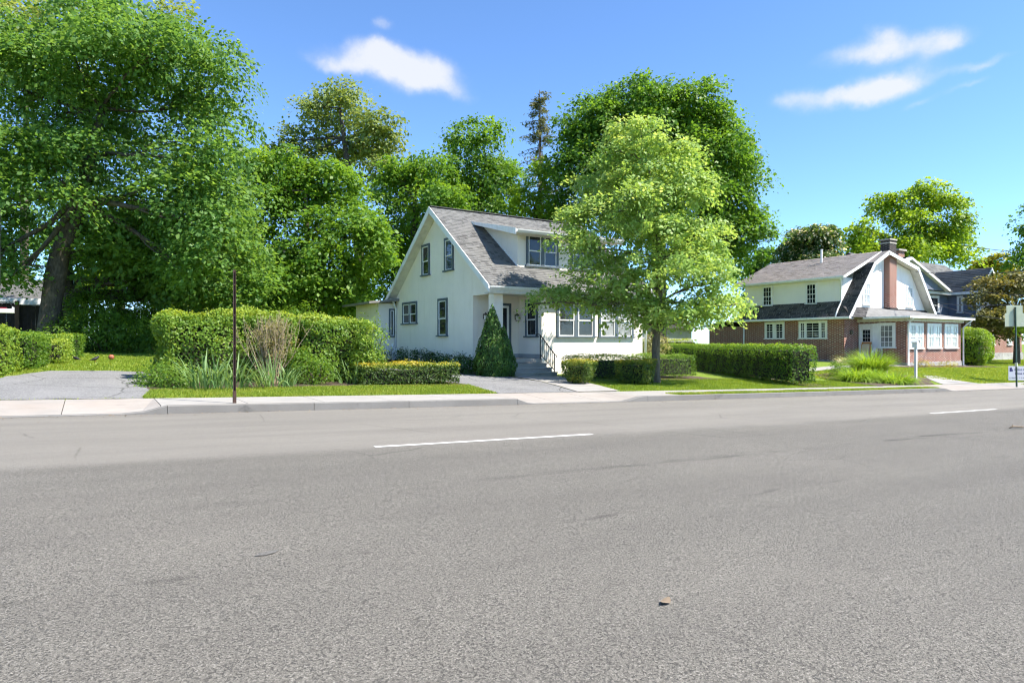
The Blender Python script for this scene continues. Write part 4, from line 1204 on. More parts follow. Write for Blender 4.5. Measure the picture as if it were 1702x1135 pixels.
# ------------------------------------------------------------------ slate-blue house beyond
def blue_house():
    g = -0.8
    H = thing('blue_house', 'slate blue sided house with grey roof and red brick ground floor', 'house', (66, 30, gz(66, 27)))
    sd, W, br = M['siding'], M['white'], M['brick']
    MB().box(58.5, 65.70, 28.8, 36.5, 3.35, 5.55).build('upper_wall', sd, H); MB().box(58.7, 65.70, 28.95, 36.5, g, 3.10).build('brick_wall', br, H, uv=True)
    MB().box(65.702, 69.4, 26.5, 36.4, 3.35, 5.55).build('wing_upper_wall', sd, H); MB().box(65.702, 75.5, 26.6, 36.4, 0.15, 3.10).build('wing_brick_wall', br, H, uv=True)
    MB().box(65.6, 75.6, 26.5, 36.5, g, 0.148).build('wing_foundation', M['stone'], H)
    q = MB(); q.box(58.2, 65.6, 28.3, 28.798, 3.12, 3.34); q.box(65.3, 76, 26.1, 26.498, 3.12, 3.34); q.build('belt_roof', M['shingle'], H)
    q = MB(); q.box(58.2, 65.4, 28.3, 28.796, 5.40, 5.62); q.box(65.25, 65.698, 26.0, 28.79, 5.40, 5.62); q.build('eave_board', W, H)
    # main roof, ridge along the street
    ev, ez, rv, rz = 28.2, 5.64, 32.6, 9.05; ua, ub = 56.0, 73.6
    MB().prism([(ua, ev, ez), (ua, rv, rz), (ua, 2 * rv - ev, ez)], (ub - ua, 0, 0)).build('main_roof', M['shingle_dark'], H)
    L = math.hypot(rv - ev, rz - ez)
    shingle_roof(H, (ua, ev - 0.02, ez + 0.008), (1, 0, 0), Vector((0, rv - ev, rz - ez)).normalized(), ub - ua, L, M['shingle'], 51, 0.24, 0.6)
    # front wing gable
    wu0, wu1, wz, wr = 65.28, 69.6, 5.60, 7.78; um = 67.44; wv = 26.0
    MB().prism([(wu0 + 0.4, 26.5, 5.5), (wu1 - 0.4, 26.5, 5.5), (um, 26.5, wr - 0.25)], (0, 0.2, 0)).build('wing_gable', mat_plain('grey_gable_boards', (0.42, 0.42, 0.41)), H)
    MB().prism([(wu0, wv, wz), (um, wv, wr), (wu1, wv, wz), (wu1 - 0.1, wv, wz), (um, wv, wr - 0.12), (wu0 + 0.1, wv, wz)], (0, 4.6, 0)).build('wing_roof', M['shingle_dark'], H)
    s_ = Vector((um - wu0, 0, wr - wz)); nd = Vector((-s_.z, 0, s_.x)).normalized()
    shingle_roof(H, Vector((wu0, wv, wz)) + nd * 0.006, (0, 1, 0), s_.normalized(), 4.6, s_.length, M['shingle'], 52, 0.24, 0.6)
    for s in (1, -1):
        e = wu0 if s == 1 else wu1
        MB().prism([(e, wv - 0.05, wz), (um, wv - 0.05, wr + 0.02), (um, wv - 0.05, wr - 0.25), (e + s * 0.12, wv - 0.05, wz - 0.12)], (0, 0.045, 0)).build('rake_board', W, H)
    fw = Frame((0, 26.5, 0), (1, 0, 0), (0, -1, 0))
    window(H, fw, 66.9, 67.98, 5.75, 6.95, 2, W, W, M['glass_curtain'], mull=0.14, cw=0.1)
    # pediment gable at the left
    pu, pv = 57.0, 28.0
    MB().prism([(pu - 6.3, pv, 5.68), (pu + 6.4, pv, 5.68), (pu, pv, 8.05)], (0, 0.3, 0)).build('pediment', sd, H)
    for s in (1, -1): MB().bar((pu, pv - 0.15, 8.1), (pu + s * 6.6, pv - 0.15, 5.68), 0.36, 0.20).build('rake_board', W, H)
    MB().prism([(pu, pv - 0.3, 8.24), (pu + 6.7, pv - 0.3, 5.78), (pu + 6.7, pv - 0.3, 5.72), (pu, pv - 0.3, 8.16)], (0, 3.5, 0)).build('pediment_roof', M['shingle_dark'], H)
    mf = Frame((0, 28.8, 0), (1, 0, 0), (0, -1, 0)); wl_ = Frame((65.702, 0, 0), (0, 1, 0), (-1, 0, 0))
    window(H, mf, 62.2, 64.0, 3.75, 5.3, 1, W, W, M['glass'], cw=0.2)
    window(H, Frame((65.70, 0, 0), (0, 1, 0), (-1, 0, 0)), 27.55, 28.05, 3.75, 5.3, 1, W, W, M['glass_curtain'], cw=0.12)
    # ground floor porch post, window
    fl = Frame((0, 26.6, 0), (1, 0, 0), (0, -1, 0))
    window(H, fl, 68.4, 69.5, 0.85, 1.95, 2, W, W, M['glass_curtain'], mull=0.2, cw=0.12); window(H, fl, 72.2, 73.2, 0.85, 1.95, 1, W, W, M['glass_curtain'], cw=0.12)
    q = MB(); q.box(64.6, 64.9, 26.6, 26.9, g, 3.12); q.box(64.5, 65.0, 26.5, 27.0, 2.95, 3.118); q.build('porch_post', W, H)
    q = MB(); q.box(60.8, 65.2, 26.3, 28.9, 3.122, 3.3); q.build('porch_roof', M['roof_metal'], H)
    MB().box(60.8, 65.2, 26.4, 28.9, g, -0.1).build('porch_floor', M['step'], H)
    window(H, Frame((0, 28.95, 0), (1, 0, 0), (0, -1, 0)), 62.6, 64.2, 0.7, 2.5, 1, W, M['black'], M['glass'], cw=0.14)
    MB().box(63.6, 64.7, 32.1, 33.1, 7.8, 9.75).build('chimney', br, H, uv=True)
    MB().box(63.45, 64.85, 31.95, 33.25, 9.752, 9.92).build('chimney_cap', M['step'], H)
    MB().tube([(65.62, 26.45, 5.5), (65.62, 26.45, -0.5)], 0.06, 6).build('downspout', W, H)
    return H


blue_house()


# ------------------------------------------------------------------ outbuildings and neighbours glimpsed through the trees
def garage():
    g = gz(42, 41) - 0.3
    H = thing('white_garage', 'white garage with dark roof behind the brick house', 'garage', (41.5, 44, g))
    MB().box(38.0, 46.0, 41.5, 47.0, g, 2.35).build('wall', mat_plain('pale_garage_siding', (0.42, 0.42, 0.41)), H)
    MB().prism([(37.6, 41.0, 2.35), (37.6, 47.5, 2.35), (37.6, 44.2, 4.3)], (8.8, 0, 0)).build('roof', M['shingle_dark'], H)
    MB().box(39.0, 41.5, 41.45, 41.498, g, 2.0).build('garage_door', M['sign_white'], H)
    return H


garage()


def neighbour(name, label, x0, x1, y0, y1, eave, ridge, wall, roof, posts=()):
    g = gz((x0 + x1) / 2, y0) - 0.3
    H = thing(name, label, 'house', ((x0 + x1) / 2, (y0 + y1) / 2, g + 0.3))
    MB().box(x0, x1, y0, y1, g, eave).build('wall', wall, H)
    ym = (y0 + y1) / 2
    MB().prism([(x0 - 0.4, y0 - 0.6, eave - 0.1), (x0 - 0.4, y1 + 0.6, eave - 0.1), (x0 - 0.4, ym, ridge)], (x1 - x0 + 0.8, 0, 0)).build('roof', roof, H)
    MB().box(x0 - 0.42, x1 + 0.42, y0 - 0.66, y0 - 0.602, eave - 0.32, eave + 0.02).build('fascia', M['white'], H)
    f = Frame((0, y0, 0), (1, 0, 0), (0, -1, 0))
    n = max(2, int((x1 - x0) / 2.5))
    for i in range(n):
        c = x0 + (x1 - x0) * (i + 0.5) / n
        window(H, f, c - 0.45, c + 0.45, eave - 2.0, eave - 0.6, 1, M['white'], M['white'])
    for px in posts: MB().box(px - 0.07, px + 0.07, y0 - 0.62, y0 - 0.48, g, eave - 0.1).build('porch_post', M['white'], H)
    return H


neighbour('neighbour_house', 'dark low house with white porch post behind the wooden fence', -14, -2.9, 42.6, 50, 3.35, 4.7, mat_plain('dark_brown_wall', (0.03, 0.024, 0.02)), mat_plain('pale_grey_roof', (0.10, 0.097, 0.09)), posts=(-3.95, -8))
neighbour('neighbour_house', 'pale house glimpsed between the trunks and the clipped privet hedge', 5.5, 14.0, 52, 60, 6.2, 9.0, mat_plain('pale_grey_siding', (0.5, 0.5, 0.5)), M['shingle_dark'])


# ------------------------------------------------------------------ plant kit
def unit(a): return a / np.maximum(np.linalg.norm(a, axis=-1, keepdims=True), 1e-6)


def leaf_mesh(name, P, Nn, D, size, aspect=0.62, fold=0.18, tone=None):
    """one folded four-cornered leaf per row"""
    Nn = unit(Nn); D = unit(D - Nn * np.sum(D * Nn, -1, keepdims=True)); S = np.cross(Nn, D)
    L = size[:, None]; Wd = L * aspect
    a = P - D * L * 0.5; c = P + D * L * 0.5
    b = P + D * L * 0.02 - S * Wd * 0.5 + Nn * L * fold * 0.5; d = P + D * L * 0.02 + S * Wd * 0.5 + Nn * L * fold * 0.5
    n = len(P)
    V = np.stack([a, b, c, d], 1).reshape(-1, 3)
    F = np.arange(4 * n).reshape(n, 4)
    return fast_mesh(name, V, F[:, ::-1], tone=np.repeat(np.clip(tone, 0, 1), 4))


def add_leaves(name, P, Nn, D, size, mat, parent, tone, aspect=0.62, fold=0.18):
    o0 = np.array(origin(parent))
    me = leaf_mesh(name, P - o0, Nn, D, size, aspect, fold, tone); me.materials.append(mat)
    o = link(bpy.data.objects.new(name, me), parent)
    return tag(o, kind='stuff')


def crown_points(lobes, n_leaves, rr, per=42, clump=0.42, flat=0.34, shell=(3.2, 1.0), tone_mu=0.45, droop=0.35, up=0.75, boughs=0, sd=(0.13, 0.10)):
    """leaf sprays through the volume of a crown made of ellipsoid limbs' lobes"""
    Lb = np.array(lobes, float)
    if boughs:      # each limb's lobe carries several separate boughs, with gaps between them
        S = []
        for lb in Lb:
            nb = int(rr.integers(boughs, boughs + 4))
            for q in range(nb):
                d = unit(rr.normal(size=3) + np.array([0, 0, 0.25])); s = rr.uniform(0.34, 0.56)
                S.append((lb[0] + d[0] * lb[3] * 0.70, lb[1] + d[1] * lb[3] * 0.70, lb[2] + d[2] * lb[4] * 0.70, lb[3] * s * 1.22, lb[4] * s * 0.74))
            S.append((lb[0], lb[1], lb[2], lb[3] * 0.5, lb[4] * 0.5))
        Lb = np.array(S)
    area = (Lb[:, 3] * Lb[:, 3] + 2 * Lb[:, 3] * Lb[:, 4]); pr = area / area.sum()
    nc = max(6, int(n_leaves / per))
    k = rr.choice(len(Lb), nc * 2, p=pr)
    d = unit(rr.normal(size=(nc * 2, 3)) + np.array([0, 0, 0.45 if boughs else 0.0]))
    r = rr.beta(shell[0], shell[1], nc * 2) * rr.choice([1.0, 1.0, 1.12, 1.2], nc * 2)
    R = Lb[k][:, [3, 3, 4]]
    C = Lb[k][:, :3] + d * R * r[:, None]
    keep = np.ones(len(C), bool)
    for j in range(len(Lb)):
        q = np.linalg.norm((C - Lb[j, :3]) / Lb[j, [3, 3, 4]], axis=1)
        keep &= ~((q < 0.62) & (rr.random(len(C)) < 0.75))
    C, d, R = C[keep][:nc], d[keep][:nc], R[keep][:nc]
    out = unit(d / R)
    ncv = unit(np.array([0, 0, up]) + 0.65 * out + 0.30 * rr.normal(size=C.shape))
    cs = clump * rr.choice([0.6, 0.85, 1.0, 1.35], len(C)); ct = tone_mu + rr.normal(0, sd[0], len(C))
    reps = rr.poisson(per, len(C)) + 4
    idx = np.repeat(np.arange(len(C)), reps); n = len(idx)
    N0 = ncv[idx]
    t1 = unit(np.cross(N0, np.array([0.31, 0.52, 0.79]))); t2 = np.cross(N0, t1)
    ph = rr.uniform(0, 2 * np.pi, n); rad = np.sqrt(rr.random(n)) * 1.55 * cs[idx]
    a, b = rad * np.cos(ph), rad * np.sin(ph); h = np.clip(rr.normal(size=n), -1.6, 1.6) * cs[idx] * flat
    off = t1 * a[:, None] + t2 * b[:, None] + N0 * h[:, None]
    off[:, 2] -= droop * (a * a + b * b) / np.maximum(cs[idx], 0.05) * 0.5
    P = C[idx] + off
    Nn = unit(N0 + 0.36 * rr.normal(size=(n, 3)))
    D = unit(unit(off) * 0.8 + 0.5 * out[idx] + np.array([0, 0, -0.45]) + 0.45 * rr.normal(size=(n, 3)))
    tone = ct[idx] + rr.normal(0, sd[1], n)
    return P, Nn, D, tone, C


def limb_path(p, q, rr, sag=0.12, n=6):
    p, q = np.array(p, float), np.array(q, float); L = np.linalg.norm(q - p)
    pts = []
    w = rr.normal(size=3) * 0.05 * L
    for i in range(n + 1):
        t = i / n
        x = p + (q - p) * t
        x[2] += math.sin(math.pi * t) * L * -sag * 0.4 + (t * t - t) * -0.15 * L
        x += w * math.sin(math.pi * t) + rr.normal(size=3) * 0.012 * L * (0 < i < n)
        pts.append(tuple(x))
    return pts


def tree(name, label, base, trunk, lobes, n_leaves, leaf, mat, seed, bark='bark', per=42, clump=0.42, flat=0.34, shell=(3.2, 1.0), tone=0.45,
         group=None, twigs=3, droop=0.35, up=0.75, aspect=0.72, cat='tree', limb_r=0.34, start=0.4, boughs=8, sd=(0.13, 0.10)):
    rr = np.random.default_rng(seed)
    T = thing(name, label, cat, base, group)
    P, Nn, D, tn, C = crown_points(lobes, n_leaves, rr, per, clump, flat, shell, tone, droop, up, boughs, sd)
    mb = MB()
    mb.tube([p[:3] for p in trunk], [p[3] for p in trunk], 12)
    tp = np.array([p[:3] for p in trunk]); tr_ = np.array([p[3] for p in trunk])
    for lb in lobes:
        c = np.array(lb[:3])
        k0 = max(1, int(len(tp) * start)); cand = [i for i in range(k0, len(tp)) if tp[i][2] < c[2] + 2.6] or [k0]
        i = min(cand, key=lambda q: np.linalg.norm(tp[q] - c) + 0.10 * max(0, tp[q][2] - c[2]))
        r0 = max(0.025, tr_[i] * limb_r * 1.6)
        pth = limb_path(tp[i], c, rr)
        mb.tube(pth, list(np.linspace(r0, 0.02 + r0 * 0.15, len(pth))), 7)
        dd = np.linalg.norm((C - c) / np.array([lb[3], lb[3], lb[4]]), axis=1)
        near = np.argsort(dd)[:40]
        for q in rr.choice(near, min(twigs, len(near)), replace=False):
            s = pth[int(rr.integers(2, len(pth) - 1))]
            p2 = limb_path(s, C[q], rr, n=4)
            mb.tube(p2, list(np.linspace(max(0.016, r0 * 0.33), 0.008, len(p2))), 5, cap=False)
    mb.build('trunk', M[bark], T, smooth=True)
    size = leaf * rr.choice([0.55, 0.8, 1.0, 1.2, 1.4], len(P)) * rr.uniform(0.85, 1.15, len(P))
    add_leaves('crown', P, Nn, D, size, M[mat], T, tn, aspect)
    return T


def wobble(P, amp=0.05, f=1.7, seed=0):
    s = seed * 1.37
    return amp * (np.sin(P[:, 0] * f * 2.1 + s) * np.sin(P[:, 1] * f * 1.7 + 1.3 * s) + 0.6 * np.sin(P[:, 2] * f * 3.1 + P[:, 0] * 2.3 + s) + 0.5 * np.sin(P[:, 1] * f * 4.3 + P[:, 2] * 2.9))


def hedge(name, label, cx, cy, hx, hy, z0, z1, ang, n_leaves, leaf, mat, seed, rnd=0.12, top=0.25, tone=0.42, group=None, stem=None, taper=0.0, rough=0.05, cat='hedge', core=True, spread=0.7, sprigs=True):
    """clipped hedge or shrub: leaves over a rounded block, twiggy dark inside"""
    rr = np.random.default_rng(seed)
    T = thing(name, label, cat, (cx, cy, z0), group)
    hz = (z1 - z0) / 2; zc = (z0 + z1) / 2
    # sample directions on the rounded box
    A = [4 * hy * hz, 4 * hy * hz, 4 * hx * hz, 4 * hx * hz, 4 * hx * hy, 1.2 * hx * hy]
    n = n_leaves
    k = rr.choice(6, n, p=np.array(A) / sum(A))
    u, v = rr.uniform(-1, 1, n), rr.uniform(-1, 1, n)
    P = np.zeros((n, 3)); Nn = np.zeros((n, 3))
    for i, (ax, s) in enumerate(((0, -1), (0, 1), (1, -1), (1, 1), (2, 1), (2, -1))):
        m = k == i; o = [q for q in range(3) if q != ax]
        P[m, ax] = s; P[m, o[0]] = u[m]; P[m, o[1]] = v[m]; Nn[m, ax] = s
    H = np.array([hx, hy, hz]); P = P * H
    # round the corners
    inner = np.clip(P, -(H - rnd), (H - rnd)); dv = P - inner; dl = np.linalg.norm(dv, axis=1, keepdims=True)
    P = inner + dv / np.maximum(dl, 1e-6) * np.minimum(dl, rnd); Nn = unit(np.where(dl > 1e-5, dv, Nn))
    w = wobble(P + np.array([cx, cy, 0]), rough, 1.7, seed)
    depth = np.abs(rr.normal(0, 0.05, n)) * rr.choice([1, 1, 2.5], n)
    if sprigs: depth -= (rr.random(n) < 0.05) * rr.uniform(0.02, 0.09, n) * (Nn[:, 2] > -0.2)
    is_top = Nn[:, 2] > 0.55
    P = P + Nn * (w - depth)[:, None]
    if taper: P[:, :2] *= (1 - taper * (0.5 - P[:, 2:3] / (2 * hz)))
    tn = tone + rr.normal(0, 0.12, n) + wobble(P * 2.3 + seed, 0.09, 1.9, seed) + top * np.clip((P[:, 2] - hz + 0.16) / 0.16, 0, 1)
    c, s = math.cos(ang), math.sin(ang); R = np.array([[c, -s, 0], [s, c, 0], [0, 0, 1]])
    P = P @ R.T + np.array([cx, cy, zc]); Nn = Nn @ R.T
    gnd = zg(P[:, 0], P[:, 1]); P[:, 2] = np.maximum(P[:, 2], gnd + 0.03)
    Nl = unit(Nn + spread * rr.normal(size=P.shape) + np.array([0, 0, 0.25])); D = unit(rr.normal(size=P.shape) + 0.8 * Nn + np.array([0, 0, 0.3]))
    add_leaves('foliage', P, Nl, D, leaf * rr.uniform(0.7, 1.3, n), M[mat], T, tn, 0.6)
    mb = MB()
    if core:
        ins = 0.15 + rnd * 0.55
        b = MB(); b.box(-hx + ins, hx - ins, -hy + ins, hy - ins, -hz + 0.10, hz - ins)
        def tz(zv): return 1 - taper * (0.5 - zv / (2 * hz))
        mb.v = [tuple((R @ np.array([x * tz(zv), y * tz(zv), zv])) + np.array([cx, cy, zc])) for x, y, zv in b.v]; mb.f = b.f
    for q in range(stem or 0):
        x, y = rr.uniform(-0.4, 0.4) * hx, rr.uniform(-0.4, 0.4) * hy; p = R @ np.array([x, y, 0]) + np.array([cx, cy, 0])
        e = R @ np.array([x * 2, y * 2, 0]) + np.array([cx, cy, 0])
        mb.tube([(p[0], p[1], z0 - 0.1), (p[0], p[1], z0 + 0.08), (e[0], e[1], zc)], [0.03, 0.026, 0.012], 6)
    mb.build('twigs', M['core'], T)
    return T


def bush(name, label, lobes, n_leaves, leaf, mat, seed, tone=0.45, group=None, cat='shrub', per=26, clump=0.16, flat=0.5, base=None, aspect=0.62):
    """free-growing shrub: stems and leaf sprays over ellipsoid lobes"""
    rr = np.random.default_rng(seed)
    b = base or (lobes[0][0], lobes[0][1], gz(lobes[0][0], lobes[0][1]))
    T = thing(name, label, cat, b, group)
    P, Nn, D, tn, C = crown_points(lobes, n_leaves, rr, per, clump, flat, (3.0, 1.0), tone, 0.2, 0.6)
    g = zg(P[:, 0], P[:, 1]); P[:, 2] = np.maximum(P[:, 2], g + 0.02)
    add_leaves('foliage', P, Nn, D, leaf * rr.uniform(0.7, 1.3, len(P)), M[mat], T, tn, aspect)
    mb = MB()
    for q in rr.choice(len(C), min(14, len(C)), replace=False):
        e = C[q]; s = (b[0] + rr.uniform(-.1, .1), b[1] + rr.uniform(-.1, .1), b[2] - 0.05)
        mb.tube(limb_path(s, e, rr, n=4), [0.018, 0.016, 0.012, 0.009, 0.005], 5)
    mb.build('stems', M['twig'], T)
    return T


def blade_strip(length, width, bend, segs=5, fold=0.25, tip=0.06):
    """a curved tapering leaf blade from the origin, leaning towards +x"""
    V, F = [], []
    for i in range(segs + 1):
        t = i / segs
        a = bend * t
        x = length * (math.sin(a * 0.5) * t) ; z = length * t * math.cos(a * 0.62)
        w = width * (0.55 + 0.9 * t - 1.35 * t * t) * 0.5 if t < 1 else width * tip * 0.5
        w = max(w, width * tip * 0.5)
        V += [(x, -w, z), (x + w * fold, 0, z - w * fold * 0.3), (x, w, z)]
    for i in range(segs):
        for k in range(2): F.append((i * 3 + k, i * 3 + k + 1, (i + 1) * 3 + k + 1, (i + 1) * 3 + k))
    return V, F


def blade_clump(name, label, base, radius, n, length, width, mat, seed, bend=(0.5, 1.7), lean=0.5, cat='plant', group=None, single=True, part='leaf_blade'):
    rr = np.random.default_rng(seed)
    T = thing(name, label, cat, base, group)
    if single:      # every large blade is its own part; a few shapes shared
        meshes = []
        for k in range(7):
            V, F = blade_strip(length * rr.uniform(0.75, 1.15), width * rr.uniform(0.8, 1.2), bend[0] + (bend[1] - bend[0]) * k / 6)
            me = fast_mesh(part, np.array(V), np.array(F), tone=np.full(len(V), rr.uniform(0.15, 0.85)), smooth=True); me.materials.append(M[mat]); meshes.append(me)
        for i in range(n):
            r, a = radius * math.sqrt(rr.random()), rr.uniform(0, 2 * math.pi)
            o = link(bpy.data.objects.new(part, meshes[int(rr.integers(7))]), T)
            x, y = r * math.cos(a), r * math.sin(a)
            o.location = (x, y, gz(base[0] + x, base[1] + y) - base[2] - 0.02)
            az = a + rr.normal(0, 0.7); ln = lean * (r / radius) * rr.uniform(0.4, 1.2)
            o.rotation_euler = (rr.normal(0, 0.06), ln * 0.6, az)
            s = rr.uniform(0.7, 1.15); o.scale = (s, s, s)
    else:
        V, F, tn = [], [], []
        for i in range(n):
            bv, bf = blade_strip(length * rr.uniform(0.6, 1.15), width, rr.uniform(*bend), 4)
            r, a = radius * math.sqrt(rr.random()), rr.uniform(0, 2 * math.pi); az = a + rr.normal(0, 0.6); ln = lean * (r / radius) * rr.uniform(0.5, 1.1)
            mt = Matrix.Translation((r * math.cos(a), r * math.sin(a), 0)) @ Matrix.Rotation(az, 4, 'Z') @ Matrix.Rotation(ln, 4, 'Y')
            k = len(V); V += [tuple(mt @ Vector(p)) for p in bv]; F += [tuple(q + k for q in f) for f in bf]; tn += [float(np.clip(rr.normal(0.5, 0.2), 0, 1))] * len(bv)
        me = fast_mesh('blades', np.array(V), np.array(F), tone=np.array(tn), smooth=True); me.materials.append(M[mat])
        tag(link(bpy.data.objects.new('blades', me), T), kind='stuff')
    return T


def in_poly(x, y, poly):
    c = np.zeros(len(x), bool); n = len(poly); j = n - 1
    for i in range(n):
        xi, yi = poly[i]; xj, yj = poly[j]
        c ^= ((yi > y) != (yj > y)) & (x < (xj - xi) * (y - yi) / (yj - yi + 1e-12) + xi); j = i
    return c


def grass(name, poly, density, height, seed, zf=None, wid=0.012, tone=0.5, holes=(), bare=0.0):
    rr = np.random.default_rng(seed); zf = zf or (lambda U, V: zg(U, V))
    p = np.array(poly); lo, hi = p.min(0), p.max(0)
    n = int((hi - lo).prod() * density)
    x, y = rr.uniform(lo[0], hi[0], n), rr.uniform(lo[1], hi[1], n)
    m = in_poly(x, y, poly)
    for h in holes: m &= ~in_poly(x, y, h)
    pn = np.sin(x * 1.9 + 0.7 * np.sin(y * 2.3)) * np.sin(y * 1.6 + 0.9 * np.sin(x * 1.3)) + 0.5 * np.sin(x * 5.1 + y * 3.7)
    m &= rr.random(n) > bare * (pn > 0.2)
    x, y, pn = x[m], y[m], pn[m]; n = len(x)
    z = zf(x, y)
    a = rr.uniform(0, 2 * np.pi, n); h = height * rr.uniform(0.5, 1.3, n); ln = rr.normal(0, 0.45, n)
    b = rr.uniform(0, 2 * np.pi, n)
    s = np.stack([np.cos(a), np.sin(a), np.zeros(n)], -1) * wid * rr.uniform(0.6, 1.4, n)[:, None]
    B = np.stack([x, y, z - 0.004], -1); Tp = B + np.stack([np.cos(b) * ln * h, np.sin(b) * ln * h, h], -1)
    V = np.stack([B - s, B + s, Tp], 1).reshape(-1, 3)
    tn = np.clip(tone + 0.10 * pn + rr.normal(0, 0.14, n), 0, 1)
    me = fast_mesh(name, V, np.arange(3 * n).reshape(n, 3), tone=np.repeat(tn, 3)); me.materials.append(M['l_grass'])
    return tag(link(bpy.data.objects.new(name, me)), kind='stuff')


